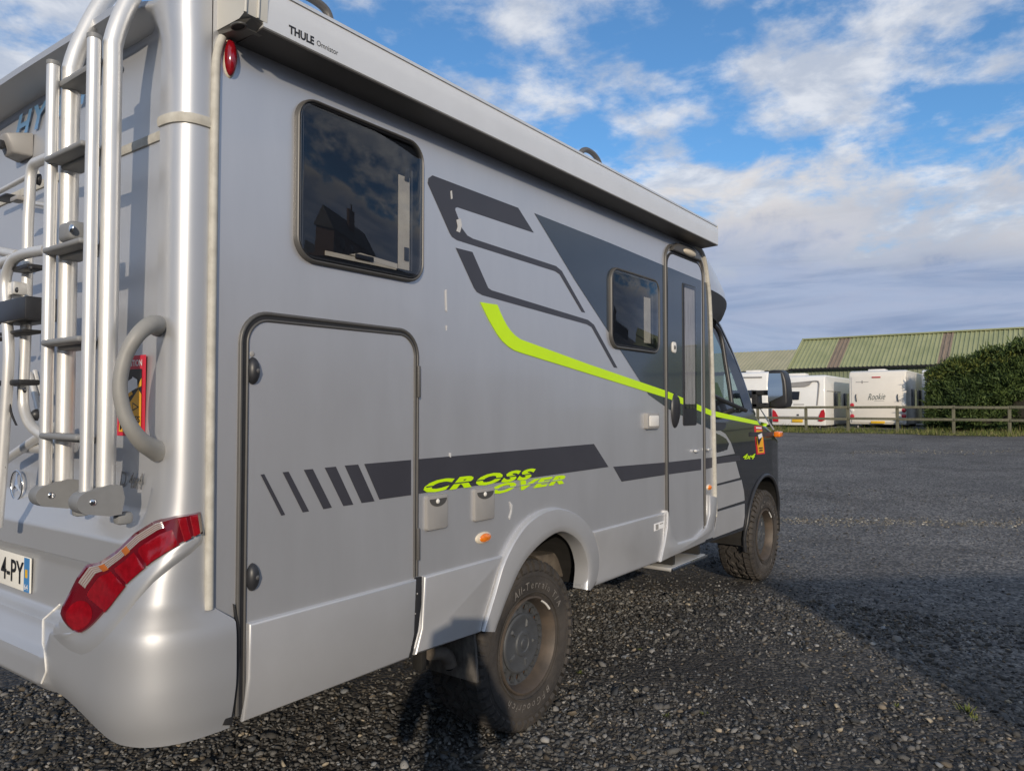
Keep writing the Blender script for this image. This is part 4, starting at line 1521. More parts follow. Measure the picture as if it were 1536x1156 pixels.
# ================================================================== cab
YI = .12
pi_t = [(3.6, YI), (5.55, YI), (5.75, YI + .012), (5.9, YI + .05), (6.0, YI + .12), (6.08, YI + .23), (6.14, YI + .40), (6.18, YI + .62), (6.20, YI + .88)]
zt_t = [(3.6, 2.34), (4.4, 2.34), (4.6, 2.30), (4.75, 2.19), (4.90, 2.02), (5.04, 1.81), (5.12, 1.64), (5.17, 1.50), (5.24, 1.43), (5.46, 1.355), (5.8, 1.225), (5.95, 1.12), (6.06, 1.0), (6.13, .88), (6.2, .74)]
side_t = [(.45, .03), (.55, .008), (.70, .004), (.90, 0.), (1.05, .002), (1.22, .0), (1.33, .010), (1.40, .022), (2.4, .195)]
zb_t = [(3.6, .52), (5.9, .48), (6.2, .42)]
cx_ = list(np.linspace(3.62, 4.6, 8)) + list(np.linspace(4.65, 5.5, 26)) + list(np.linspace(5.55, 6.2, 22))
V, F = [], []
NS, NT = 34, 12
for x in cx_:
    pi_, zt_, zb_ = interp(pi_t, x), interp(zt_t, x), interp(zb_t, x)
    half_row = []
    for j in range(NS):
        t = j / (NS - 1)
        z = zb_ + (zt_ - zb_) * t
        y = pi_ + interp(side_t, z)
        # round the shoulder
        e = max(0., (t - .93) / .07)
        y += .035 * e * e
        half_row.append((y, z))
    ye, ze = half_row[-1]
    crown = .09 * smooth((x - 5.2) / .3) * smooth((6.2 - x) / .5) + .04
    for j in range(1, NT + 1):
        t = j / NT
        half_row.append((ye + (1.11 - ye) * t, ze + crown * math.sin(t * math.pi / 2) ** .8))
    full = half_row + [(WID - a, b) for a, b in reversed(half_row[:-1])]
    V += [(x, a, b) for a, b in full]
    nc = len(full)
for i in range(len(cx_) - 1):
    for j in range(nc - 1):
        F.append((i * nc + j, (i + 1) * nc + j, (i + 1) * nc + j + 1, i * nc + j + 1))
    F.append((i * nc + nc - 1, (i + 1) * nc + nc - 1, (i + 1) * nc, i * nc))
F.append(tuple(range(nc)))
F.append(tuple((len(cx_) - 1) * nc + j for j in range(nc)))
cab_me = bpy.data.meshes.new('cab')
cab_me.from_pydata(V, [], F)
bm = bmesh.new(); bm.from_mesh(cab_me); bmesh.ops.recalc_face_normals(bm, faces=bm.faces)
bm.to_mesh(cab_me); bm.free()
CABB = BVHTree.FromPolygons([Vector(q) for q in V], F)
# cut the wheel housings
tmp = bpy.data.objects.new('tmp', cab_me)
col.objects.link(tmp)
cutters = []
for (ya, yb) in ((-.1, .48), (WID - .48, WID + .1)):
    n = 40
    cvv = []
    for y in (ya, yb):
        for i in range(n):
            a = 2 * math.pi * i / n
            cvv.append((HUB_F[0] + .01 + .465 * math.sin(a), y, HUB_F[1] + .045 + .465 * math.cos(a)))
    cff = [tuple(range(n)), tuple(range(n, 2 * n))] + [(i, (i + 1) % n, n + (i + 1) % n, n + i) for i in range(n)]
    cme = me_of('cut', cvv, cff)
    cme.materials.append(CHASSIS)
    co_ = bpy.data.objects.new('cut', cme)
    col.objects.link(co_)
    md = tmp.modifiers.new('b', 'BOOLEAN')
    md.object = co_
    md.operation = 'DIFFERENCE'
    md.solver = 'EXACT'
    cutters.append(co_)
dg = bpy.context.evaluated_depsgraph_get()
cab2 = bpy.data.meshes.new_from_object(tmp.evaluated_get(dg))
for q in cutters + [tmp]:
    bpy.data.objects.remove(q)
cab2.materials.clear()
cab2.name = 'cab'
# open the greenhouse: the faces taken out become the glazing
bm = bmesh.new()
bm.from_mesh(cab2)
def is_glass(c):
    x, y, z = c
    belt = 1.60 - .11 * (x - 3.9)
    if not (3.7 < x < 5.22 and z > belt):
        return False
    yy = min(y, WID - y)
    edge = interp(pi_t, x) + interp(side_t, interp(zt_t, x)) + .05
    if yy < edge:                       # sides
        return z < interp(zt_t, x) - .07
    return x > 4.70 and yy > edge + .02     # windscreen
gf = [q for q in bm.faces if is_glass(q.calc_center_median())]
gv, gfc, ix = [], [], {}
for q in gf:
    r_ = []
    for w in q.verts:
        if w.index not in ix:
            ix[w.index] = len(gv)
            gv.append(tuple(w.co))
        r_.append(ix[w.index])
    gfc.append(tuple(r_))
bmesh.ops.delete(bm, geom=gf, context='FACES')
bm.to_mesh(cab2)
bm.free()
CABO = mo('cab', cab2, CABBLK, MH, 32, False)
mk('glazing', gv, gfc, CABGLASS, CABO, 40, normals=False)
for s in (1, -1):
    pth = []
    for x in np.linspace(4.45, 5.22, 16):
        z = interp(zt_t, x)
        y = interp(pi_t, x) + interp(side_t, z) + .045
        pth.append((x, y if s > 0 else WID - y, z - .012))
    tube('windscreen_pillar', pth, .040, CABBLK, CABO, 10)
    yy = .55 if s > 0 else WID - .55
    st_ = box('seat', (4.30, yy, 1.45), (.16, .46, .85), mat('dark seat fabric', (.03, .03, .034), .9, var=.2), MH, .06, 3, rot=Matrix.Rotation(R(-8), 3, 'Y'))
    box('headrest', (4.20, yy, 1.98), (.10, .26, .20), mat('dark seat fabric', (.03, .03, .034), .9), st_, .04, 3)
box('dashboard', (4.98, 1.11, 1.34), (.40, 1.7, .30), PLASTIC, MH, .06, 3)
tube('steering_wheel', [(4.72 + .10 * math.sin(R(q)), 1.62 + .18 * math.cos(R(q)), 1.50 + .16 * math.sin(R(q))) for q in range(0, 360, 15)], .016, PLASTIC, MH, 8, True)
box('dark_cab_lining', (3.78, 1.11, 1.6), (.04, 1.8, 1.3), INSIDE, MH)  # dark panel added to make the cab inside look unlit
for (ya, yb, s) in ((.125, .47, -1),):
    v, f = [], []
    for i in range(25):
        a = R(-100 + 200 * i / 24)
        for y in (ya + .01, yb):
            v.append((HUB_F[0] + .01 + .462 * math.sin(a), y, HUB_F[1] + .045 + .462 * math.cos(a)))
    for i in range(24):
        f.append((2 * i, 2 * i + 2, 2 * i + 3, 2 * i + 1))
    mk('wheel_well', v, f, CHASSIS, MH, normals=False)


def cab_hit(px, py, off=0.):
    d = ray(px, py)
    h = CABB.ray_cast(CAM, d)
    if h[0] is None:
        return on_y(px, py, YI) + Vector((0, -off, 0))
    n = h[1] if h[1].dot(d) < 0 else -h[1]
    return h[0] + n * off


def drape(name, pts, off, m, parent, step=5., thick=.004):
    q = []
    for i in range(len(pts)):
        a, b = Vector(pts[i]), Vector(pts[(i + 1) % len(pts)])
        n = max(1, int((b - a).length / step))
        q += [a.lerp(b, k / n) for k in range(n)]
    top = [cab_hit(p.x, p.y, off) for p in q]
    bot = [cab_hit(p.x, p.y, off - thick) for p in q]
    n = len(q)
    bm = bmesh.new()
    tv_ = [bm.verts.new(p) for p in top]
    bv_ = [bm.verts.new(p) for p in bot]
    fc = bm.faces.new(tv_)
    for i in range(n):
        bm.faces.new((tv_[i], bv_[i], bv_[(i + 1) % n], tv_[(i + 1) % n]))
    bmesh.ops.triangulate(bm, faces=[fc])
    me = bpy.data.meshes.new(name)
    bm.to_mesh(me)
    bm.free()
    return mo(name, me, m, parent, 30)


CZ = 1050, 460, .2077
EZ = 880, 340, .4672
CABWIN = mat('dark cab glass', (.02, .026, .028), .015, 0, 1., spec=.9)
tube('window_frame', catmull([cab_hit(*p) for p in z_(*CZ, [(70, 118), (108, 140), (138, 180), (160, 250), (185, 410), (210, 560), (228, 700)])], 5), .020, PLASTIC, CABO, 8)
tube('window_frame', catmull([cab_hit(*p) for p in z_(*CZ, [(76, 632), (150, 668), (228, 704), (330, 748)])], 5), .018, PLASTIC, CABO, 8)
drape('neon_stripe', clip_x(neon, 1069, 1160), .002, NEON, CABO)
drape('silver_patch', z_(*EZ, [(406, 646), (425, 652), (445, 665), (462, 692), (475, 728), (408, 740)]), .002, SILVER, CABO)
drape('silver_patch', z_(*EZ, [(410, 762), (478, 753), (492, 805), (413, 826)]), .002, SILVER2, CABO)
drape('silver_patch', z_(*EZ, [(414, 832), (495, 812), (503, 850), (505, 878), (418, 906)]), .006, SILVER2, CABO)
drape('silver_patch', z_(*EZ, [(418, 914), (505, 888), (505, 930), (500, 962), (405, 998)]), .006, SILVER2, CABO)
drape('cab_band', z_(*EZ, [(408, 742), (490, 733), (493, 749), (408, 762)]), .002, DARKG, CABO)
drape('door_handle', z_(*CZ, [(95, 835), (175, 838), (170, 870), (150, 892), (100, 890)]), .018, PLASTIC, CABO, thick=.02)
drape('bonnet_edge', z_(*CZ, [(430, 735), (440, 742), (535, 885), (525, 890)]), .004, ALU, CABO)
drape('lamp_bar', z_(*CZ, [(358, 905), (520, 903), (520, 938), (358, 936)]), .008, PLASTIC, CABO, thick=.01)
# front sticker
fs = drape('warning_sticker', z_(*CZ, [(392, 860), (442, 862), (452, 930), (466, 1060), (410, 1066), (400, 960)]), .004, STRED, CABO)
for pts, m_, o_ in (([(403, 890), (442, 892), (450, 945), (458, 1052), (416, 1056), (407, 960)], STYEL, .006), ([(410, 905), (442, 900), (446, 930), (420, 1000), (410, 960)], BLACKTXT, .0075), ([(412, 925), (440, 912), (444, 938), (420, 955)], WHITETXT, .009), ([(420, 1016), (446, 1014), (448, 1022), (422, 1024)], BLACKTXT, .0075), ([(422, 1032), (446, 1030), (448, 1040), (424, 1042)], BLACKTXT, .0075), ([(400, 868), (438, 870), (439, 882), (401, 880)], WHITETXT, .0075)):
    drape('print', z_(*CZ, pts), o_, m_, CABO, thick=.002)
a, b = cab_hit(1113.5, 688), cab_hit(1132.5, 688)
v_, f_ = text_geo('4x4', .4, .03)
lo, hi = v_.min(0), v_.max(0)
q_ = (v_ - lo) / (hi - lo)
mk('lettering', [cab_hit(1113.5 + 19 * u, 688.5 - u * .5 - 8 * w, .004) for u, w in q_], f_, NEON, CABO, normals=False)
# fender arch lip
path = []
for i in range(30):
    a = R(-105 + 200 * i / 29)
    x, z = HUB_F[0] + .01 + .472 * math.sin(a), HUB_F[1] + .045 + .472 * math.cos(a)
    path.append((x, interp(pi_t, x) + interp(side_t, z) - .004, z))
tube('fender_lip', path, .016, PLASTIC, MH, 8)
# side indicator on its bracket
c = on_y(1165, 651, .10)
box('indicator', (c.x, .085, c.z), (.11, .06, .052), AMBER, MH, .014, 3)
# mirror
XM = 4.95
mh = [(on_x(*p, XM).y, on_x(*p, XM).z) for p in z_(*CZ, [(492, 462), (520, 455), (580, 455), (604, 475), (620, 530), (628, 600), (632, 690), (620, 722), (560, 736), (500, 726), (490, 600)])]
MIR = prism('mirror', mh, XM + .14, XM, PLASTIC, MH, .02, 3, axis='x')
gl = [on_x(*p, XM - .004) for p in z_(*CZ, [(506, 482), (582, 480), (594, 560), (597, 640), (500, 690), (498, 560)])]
gc = sum(gl, Vector()) / len(gl)
gl = [Vector((XM - .022 - .30 * (p.y - gc.y) - .01 * (p.z - gc.z), p.y, p.z)) for p in gl]
n = len(gl)
mk('mirror_glass', gl + [Vector((XM + .01, p.y, p.z)) for p in gl], [tuple(range(n)), tuple(range(n, 2 * n))] + [(i, (i + 1) % n, n + (i + 1) % n, n + i) for i in range(n)], MIRG, MIR)
for zz in (622, 712):
    a, b = on_x(1050 + 400 * .2077, 460 + zz * .2077, XM + .05), on_x(1050 + 500 * .2077, 460 + zz * .2077, XM + .05)
    box('mirror_arm', (XM + .05, (a.y + b.y) / 2, a.z), (.06, abs(a.y - b.y) + .05, .042), PLASTIC, MIR, .01)
bb = [(on_x(*p, XM + .02).y, on_x(*p, XM + .02).z) for p in z_(*CZ, [(368, 600), (412, 605), (418, 738), (372, 735)])]
prism('mirror_base', bb, XM + .14, XM + .02, PLASTIC, MIR, .01, 2, axis='x')

# ================================================================== overcab fairing
A_t = [(2.15, 1.36), (2.20, 1.60), (2.25, 1.72), (2.33, 1.86), (2.42, 1.76), (2.5, 1.50), (2.58, 1.18), (2.65, .80), (2.71, .40), (2.735, .1)]
xa_t = [(2.15, 3.64), (2.4, 3.62), (2.55, 3.58), (2.735, 3.45)]
def fairing(name, zlist, m):
    V, F = [], []
    n = 40
    for z in zlist:
        A, xa = interp(A_t, z), interp(xa_t, z)
        for i in range(n + 1):
            ph = math.pi * i / n
            V.append((xa + A * math.sin(ph), .012 + (WID - .024) / 2 * (1 - math.cos(ph)), z))
    for k in range(len(zlist) - 1):
        for i in range(n):
            F.append((k * (n + 1) + i, k * (n + 1) + i + 1, (k + 1) * (n + 1) + i + 1, (k + 1) * (n + 1) + i))
    o = len(V)
    F.append(tuple(range(n + 1)))
    return mk(name, V, F, m, MH, 50, normals=False)
fairing('overcab_fairing', list(np.linspace(2.345, 2.735, 16)), SILVER)
fairing('overcab_underside', list(np.linspace(2.15, 2.342, 8)), mat('matt black visor', (.018, .018, .020), .75, var=.1))

# ================================================================== BACKGROUND
# ---- timber rail fence, parallel with the rear of the caravans
FX = 30.6
fz = ground_z(FX)
TIMB = mat('weathered green timber', (.16, .15, .10), .85, c2=(.09, .09, .06), vscale=3, vsc=(8, 8, 1), bump=.2)
FEN = thing('timber_fence', 'weathered two-rail timber fence along the grass verge in front of caravans', 'fence', (FX, 4.0, fz))
post_y = [8.45, 6.45, 4.83, 3.05, 1.17, -.56, -2.3, -4.1]
post_y = [12.0, 10.2] + post_y
for i, y in enumerate(post_y):
    h = 1.02 + rng.uniform(-.03, .03)
    box('post', (FX, y, fz + h / 2 - .05), (.10, .105, h + .1), TIMB, FEN, .008, rot=Matrix.Rotation(rng.uniform(-.012, .012), 3, 'X'))
for i in range(len(post_y) - 1):
    ya, yb = post_y[i], post_y[i + 1]
    for z in (.98, .52):
        box('rail', (FX - .07, (ya + yb) / 2, fz + z + rng.uniform(-.012, .012)), (.045, abs(ya - yb) - .012, .095), TIMB, FEN, .006, rot=Matrix.Rotation(rng.uniform(-.008, .008), 3, 'X'))

# ---- grass verge
def leaf_obj(name, pts, m, parent=None, cols=None):
    """pts: (n, 3 or 4, 3) array of small faces."""
    n, k, _ = pts.shape
    me = bpy.data.meshes.new(name)
    me.vertices.add(n * k)
    me.vertices.foreach_set('co', pts.reshape(-1).astype(np.float32))
    me.loops.add(n * k)
    me.loops.foreach_set('vertex_index', np.arange(n * k, dtype=np.int32))
    me.polygons.add(n)
    me.polygons.foreach_set('loop_start', np.arange(0, n * k, k, dtype=np.int32))
    me.update()
    if cols is not None:
        at = me.color_attributes.new('tone', 'FLOAT_COLOR', 'POINT')
        c4 = np.ones((n * k, 4), np.float32)
        c4[:, :3] = np.repeat(cols, k, axis=0)
        at.data.foreach_set('color', c4.reshape(-1))
    me.validate()
    me.materials.append(m)
    o = bpy.data.objects.new(name, me)
    return link(o, parent)


def tone_mat(name, rough=.7, trans=0.):
    m = bpy.data.materials.new(name)
    m.use_nodes = True
    t = m.node_tree
    p = t.nodes['Principled BSDF']
    a = t.nodes.new('ShaderNodeVertexColor')
    a.layer_name = 'tone'
    t.links.new(a.outputs[0], p.inputs['Base Color'])
    p.inputs['Roughness'].default_value = rough
    p.inputs['Specular IOR Level'].default_value = .3
    return m


GRASSM = tone_mat('grass blades', .8)
LEAFM = tone_mat('conifer foliage', .65)
vg = []
for i in range(17):
    y = -8 + i * 1.4
    vg.append((29.2 + .35 * math.sin(i * 1.7) + rng.uniform(-.1, .1), y))
v = [(a, b, ground_z(a) + .006) for a, b in vg] + [(33.2, b, ground_z(33.2) + .006) for a, b in vg]
gs = mk('grass_verge', v, [(i, i + 1, 17 + i + 1, 17 + i) for i in range(16)], mat('verge earth and turf', (.060, .072, .022), .9, c2=(.055, .045, .030), vscale=4, bump=.4), normals=False)
gs['kind'] = 'structure'
n = 16000
x = 29.1 + 3.6 * rng.random(n) ** 1.5
y = -8 + 21 * rng.random(n)
edge = 29.25 + .35 * np.sin((y + 8) / 1.4 * 1.7) + .25 * np.sin(y * 3.1)
keep = (x > edge)
x, y = x[keep], y[keep]
n = len(x)
z = np.array([ground_z(a) for a in x])
h = rng.gamma(3., .025, n) * (1 + .7 * np.sin(y * 1.3) * np.sin(y * 3.7 + 1)) + .03
an = rng.random(n) * 6.28
w = rng.uniform(.006, .014, n)
lean = rng.normal(0, .06, (n, 2))
B0 = np.stack([x - w * np.cos(an), y - w * np.sin(an), z], 1)
B1 = np.stack([x + w * np.cos(an), y + w * np.sin(an), z], 1)
T_ = np.stack([x + lean[:, 0], y + lean[:, 1], z + h], 1)
tone = rng.random((n, 1))
cols = (1 - tone) * np.array([[.045, .075, .015]]) + tone * np.array([[.17, .18, .045]])
cols[rng.random(n) < .2] = (.24, .21, .10)
go = leaf_obj('grass', np.stack([B0, B1, T_], 1), GRASSM, None, cols)
go['kind'] = 'stuff'

# ---- caravans
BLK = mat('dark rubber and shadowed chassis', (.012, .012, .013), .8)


def caravan(name, label, x0, yc, w, zb, zt, ln, m, cat='caravan'):
    o = thing(name, label, cat, (x0 + ln / 2, yc, ground_z(x0)), group='caravans parked behind the fence')
    me = bpy.data.meshes.new('body')
    prof = [(0.02, zb), (ln, zb), (ln, zt - .5), (ln - .25, zt - .08), (ln - .6, zt), (.25, zt), (.06, zt - .05), (0., zt - .18), (-.03, zb + .6)]
    k = len(prof)
    v = [(x0 + a, yc - w / 2, b) for a, b in prof] + [(x0 + a, yc + w / 2, b) for a, b in prof]
    f = [tuple(range(k)), tuple(range(k, 2 * k))] + [(i, (i + 1) % k, k + (i + 1) % k, k + i) for i in range(k)]
    me.from_pydata(v, [], f)
    bevel_mesh(me, .06, 3, 50)
    mo('body', me, m, o, 40)
    gz = ground_z(x0)
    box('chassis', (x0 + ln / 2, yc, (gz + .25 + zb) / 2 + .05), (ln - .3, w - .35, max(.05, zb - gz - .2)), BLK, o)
    for s in (-1, 1):
        tube('wheel', [(x0 + ln * .45, yc + s * (w / 2 - .05), gz + .32), (x0 + ln * .45, yc + s * (w / 2 - .25), gz + .32)], .32, BLK, o, 20)
    for s in (-1, 1):
        box('corner_steady', (x0 + .25, yc + s * (w / 2 - .3), gz + (zb - gz) / 2), (.05, .06, zb - gz), VENTP, o)
    return o


def yx(px, x):
    return on_x(px, 612, x).y


def zx(px, py, x):
    return on_x(px, py, x).z


# caravan with script lettering
X3 = 33.9
yl, yr_ = yx(1274, X3), yx(1360, X3)
zb3, zt3 = zx(1315, 636.5, X3), zx(1315, 555.5, X3)
C3 = caravan('caravan', 'cream caravan with black script lettering and round red lamps beside the hedge', X3, (yl + yr_) / 2, yl - yr_, zb3, zt3, 5.6, CARAV)
def rbox(nm, px0, px1, py0, py1, m, par, x, d=.02, bev=.006):
    a, b = on_x(px0, py1, x), on_x(px1, py0, x)
    return box(nm, (x - d / 2 + .004, (a.y + b.y) / 2, (a.z + b.z) / 2), (d, abs(a.y - b.y), abs(b.z - a.z)), m, par, bev)
QX = X3 - .035
S3 = 120 / 1321
def q3(a, b):
    return 1270 + a * S3, 545 + b * S3
rbox('rear_moulding', *[1278, 1353], *[563, 633], CARAV, C3, QX + .004, .02, .008)
QX -= .012
rbox('brake_light', q3(415, 0)[0], q3(560, 0)[0], q3(0, 215)[1], q3(0, 240)[1], LAMPRED, C3, QX, .03)
for (cx2, cy2, m_, r_) in ((90, 685, LAMPRED, 3.2), (95, 775, WHITEP, 3.0), (92, 868, LAMPRED, 3.4), (945, 670, WHITEP, 3.2), (945, 772, LAMPRED, 3.2), (943, 865, LAMPRED, 3.4)):
    c = on_x(*q3(cx2, cy2), QX)
    rr = r_ / 1100 * 31
    dome('tail_lamp', (QX + .004, c.y, c.z), rr, rr, .03, m_, C3, axis='-x', nu=16)
for px in (155, 843):
    a, b = on_x(*q3(px, 510), QX), on_x(*q3(px + 8, 630), QX)
    tube('grab_handle', catmull([(QX, a.y, a.z), (QX - .05, a.y, a.z - .06), (QX - .05, b.y, b.z + .06), (QX, b.y, b.z)], 4), .018, PLASTIC, C3, 8)
pl3 = rbox('number_plate', *[q3(400, 0)[0], q3(632, 0)[0]], *[q3(0, 950)[1], q3(0, 988)[1]], PLATEY, C3, QX, .02)
def far_text(nm, s, p0, p1, h, m, par, x, **kw):
    a, b = on_x(*p0, x), on_x(*p1, x)
    return text(nm, s, lambda u, w: (x, a.y + (b.y - a.y) * u, a.z + (b.z - a.z) * u + h * w), m, par, **kw)
far_text('script_lettering', 'Rookie', q3(350, 605), q3(640, 590), .27, mat('dark script print', (.05, .075, .075), .5), C3, QX - .012, shear=.45, bold=-.004)
far_text('maker_badge', '~~~+~~~', q3(150, 318), q3(360, 312), .03, VENTP, C3, QX - .012) if False else rbox('maker_badge', q3(150, 0)[0], q3(360, 0)[0], q3(0, 300)[1], q3(0, 314)[1], VENTP, C3, QX, .012, .002)
rbox('badge_emblem', q3(246, 0)[0], q3(266, 0)[0], q3(0, 282)[1], q3(0, 330)[1], VENTP, C3, QX - .001, .012, .002)
rbox('small_print', q3(455, 0)[0], q3(620, 0)[0], q3(0, 612)[1], q3(0, 622)[1], mat('faded grey print', (.42, .41, .38), .6), C3, QX, .010, .002)
rbox('bumper_seam', 1275, 1359, 626.2, 626.8, VENTP, C3, QX + .004, .02, .001)
# windows on the right-hand side, roof fittings
ys = yr_
for (xa, xb, za, zb_) in ((1.3, 2.6, .75, 1.55), (3.6, 4.9, .75, 1.55)):
    box('side_window', (X3 + (xa + xb) / 2, ys - .012, zb3 + (za + zb_) / 2), (xb - xa, .04, zb_ - za), DKWIN, C3, .015)
box('roof_vent', (X3 + 1.4, (yl + yr_) / 2 + .2, zt3 + .05), (.7, .7, .12), WHITEP, C3, .03)
box('roof_vent', (X3 + 3.4, (yl + yr_) / 2 - .5, zt3 + .04), (.5, .5, .10), WHITEP, C3, .03)

# caravan with slanted red lamps
X2 = 33.4
yl, yr_ = yx(1157, X2), yx(1238, X2)
zb2, zt2 = zx(1200, 638, X2), zx(1200, 563, X2)
C2 = caravan('caravan', 'white caravan with tall slanted red lamps and a dark rear window', X2, (yl + yr_) / 2, yl - yr_, zb2, zt2, 5.8, CARAVW)
QX = X2 - .035
S2 = 150 / 1536
def q2(a, b):
    return 1130 + a * S2, 545 + b * S2
def rpoly(nm, pts, m, par, x, d=.03, bev=.004):
    P = [on_x(*p, x) for p in pts]
    return prism(nm, [(p.y, p.z) for p in P], x + .01, x - d, m, par, bev, 1, axis='x')
rpoly('tail_lamp', [q2(*p) for p in ((1085, 705), (1100, 760), (1098, 870), (1060, 888), (1000, 885), (1010, 800), (1045, 720))], LAMPRED, C2, QX)
rpoly('tail_lamp', [q2(*p) for p in ((300, 705), (345, 740), (385, 820), (385, 895), (300, 890), (292, 780))], LAMPRED, C2, QX)
rpoly('rear_window', [q2(*p) for p in ((380, 430), (712, 430), (700, 555), (380, 562))], DKWIN, C2, QX)
rpoly('spoiler_panel', [q2(*p) for p in ((380, 310), (900, 290), (860, 335), (800, 355), (380, 368))], VENTP, C2, QX)
tube('panel_seam', [on_x(*q2(*p), QX - .008) for p in ((520, 310), (800, 285), (960, 268), (1000, 275), (1010, 310), (1000, 450), (980, 640))], .03, VENTP, C2, 6)
rbox('number_plate', *[q2(595, 0)[0], q2(760, 0)[0]], *[q2(0, 858)[1], q2(0, 900)[1]], PLATEY, C2, QX, .02)
rbox('badge', *[q2(615, 0)[0], q2(780, 0)[0]], *[q2(0, 622)[1], q2(0, 634)[1]], VENTP, C2, QX, .012, .002)
rbox('bumper_line', *[q2(300, 0)[0], q2(1080, 0)[0]], *[q2(0, 812)[1], q2(0, 822)[1]], VENTP, C2, QX, .012, .002)
rbox('lock', *[q2(668, 0)[0], q2(700, 0)[0]], *[q2(0, 778)[1], q2(0, 802)[1]], PLASTIC, C2, QX, .02, .003)
for (xa, xb, za, zb_) in ((1.5, 2.6, .85, 1.5), (3.5, 4.6, .85, 1.5)):
    box('side_window', (X2 + (xa + xb) / 2, yr_ - .03, zb2 + (za + zb_) / 2), (xb - xa, .08, zb_ - za), DKWIN, C2, .015)
box('awning_rail', (X2 + 1.6, yr_ - .012, zb2 + 1.56), (2.6, .03, .03), VENTP, C2, .005)
box('roof_vent', (X2 + 1.0, (yl + yr_) / 2 + .3, zt2 + .06), (.7, .9, .14), WHITEP, C2, .03)

# caravan half hidden by the mirror and one hidden by the hedge
X1 = 33.6
yl, yr_ = yx(1085, X1), yx(1152, X1)
C1 = caravan('caravan', 'white caravan partly hidden behind the motorhome cab mirror', X1, (yl + yr_) / 2, yl - yr_, zx(1120, 637, X1), zx(1120, 558, X1), 5.8, CARAVW)
tube('panel_seam', [on_x(1100, 566, X1 - .04), on_x(1143, 565.5, X1 - .04)], .03, VENTP, C1, 6)
rbox('rear_window', 1095, 1128, 585, 597, DKWIN, C1, X1 - .035, .03)
box('roof_vent', (X1 + 1.5, (yl + yr_) / 2, zx(1120, 557, X1) + .04), (.7, .7, .14), WHITEP, C1, .03)
X4 = 36.4
yl, yr_ = yx(1383, X4), yx(1460, X4)
C4 = caravan('caravan', 'pale caravan tucked in between the lettered caravan and the hedge', X4, (yl + yr_) / 2, yl - yr_, zx(1400, 634, X4), zx(1400, 554, X4), 5.0, CARAVW)
rbox('rear_window', 1392, 1440, 580, 594, DKWIN, C4, X4 - .035, .03)

# ---- barns
ROOFG = mat('mossy green roof sheeting', (.33, .345, .19), .8, c2=(.25, .275, .145), vscale=1.3, vsc=(.6, 1, .6), bump=.1)
ROOFP = mat('pale lichen roof sheeting', (.40, .37, .25), .8, c2=(.32, .31, .20), vscale=1.0, vsc=(.5, 1, .5))
ROOFB = mat('brown translucent roof sheet', (.27, .205, .15), .7, c2=(.18, .145, .11), vscale=3, vsc=(.5, 3, .5))
WALLG = mat('green wall cladding', (.24, .265, .17), .7, c2=(.19, .22, .14), vscale=1.5)


def corrugated(name, p00, p10, p11, p01, pitch, depth, m, parent):
    """sheet between eave p00->p10 and ridge p01->p11 with ribs running up the slope."""
    p00, p10, p11, p01 = map(Vector, (p00, p10, p11, p01))
    L_ = (p10 - p00).length
    n = max(2, int(L_ / pitch))
    nrm = (p10 - p00).cross(p01 - p00).normalized()
    if nrm.z < 0 or (abs(nrm.z) < .01 and nrm.x > 0):
        nrm = -nrm
    V, F = [], []
    for i in range(n):
        for t, h in ((0, 0), (.55, 0), (.65, depth), (.9, depth)):
            s = (i + t) / n
            V.append(p00.lerp(p10, s) + nrm * h)
            V.append(p01.lerp(p11, s) + nrm * h)
    V.append(p10.copy()); V.append(p11.copy())
    k = len(V) // 2
    for i in range(k - 1):
        F.append((2 * i, 2 * i + 2, 2 * i + 3, 2 * i + 1))
    return mk(name, V, F, m, parent, normals=False)


XE, XR = 46.8, 50.3
ze_, zr_ = 3.99, 6.08
ygl = on_x(1183, 553, XE).y
gz = ground_z(40)
BARN = thing('barn', 'long barn with mossy green corrugated roof and two brown roof strips', 'barn', (XR, ygl - 15, gz))
strips = [on_x(a, 545, XE).y for a in (1239.5, 1258, 1405, 1422)]
cuts = [ygl] + strips + [ygl - 34]
for i in range(5):
    corrugated('roof_sheet', (XE, cuts[i], ze_), (XE, cuts[i + 1], ze_), (XR, cuts[i + 1], zr_), (XR, cuts[i], zr_), .235, .045, ROOFB if i % 2 else ROOFG, BARN)
mk('roof_slope', [(XR, ygl, zr_), (XR, ygl - 34, zr_), (XR + 3.5, ygl - 34, ze_), (XR + 3.5, ygl, ze_)], [(0, 1, 2, 3)], ROOFG, BARN, normals=False)
corrugated('wall', (XE + .25, ygl, gz - .2), (XE + .25, ygl - 34, gz - .2), (XE + .25, ygl - 34, ze_ + .1), (XE + .25, ygl, ze_ + .1), .235, .04, WALLG, BARN)
prism('gable_wall', [(XE + .3, gz - .2), (XR + 3.3, gz - .2), (XR + 3.3, ze_), (XR, zr_ - .06), (XE + .3, ze_)], ygl - .15, ygl - .3, WALLG, BARN)
box('ridge_cap', (XR, ygl - 17, zr_ + .05), (.35, 34, .10), ROOFG, BARN, .03)
box('gutter', (XE - .06, ygl - 17, ze_ - .06), (.14, 34, .12), BLK, BARN, .03)
tube('verge_trim', [(XE - .05, ygl + .03, ze_ + .03), (XR, ygl + .03, zr_ + .08)], .06, ROOFG, BARN, 8)
XE2, XR2 = 56.0, 60.5
yA, yB = on_x(1195, 545, XE2).y, on_x(985, 545, XE2).y
ze2, zr2 = zx(1150, 556, XE2), zx(1150, 526.5, XR2)
BARN2 = thing('barn', 'low barn with pale lichen-covered roof beyond the green barn', 'barn', (XR2, (yA + yB) / 2, gz))
corrugated('roof_sheet', (XE2, yB, ze2), (XE2, yA - 6, ze2), (XR2, yA - 6, zr2), (XR2, yB, zr2), .30, .03, ROOFP, BARN2)
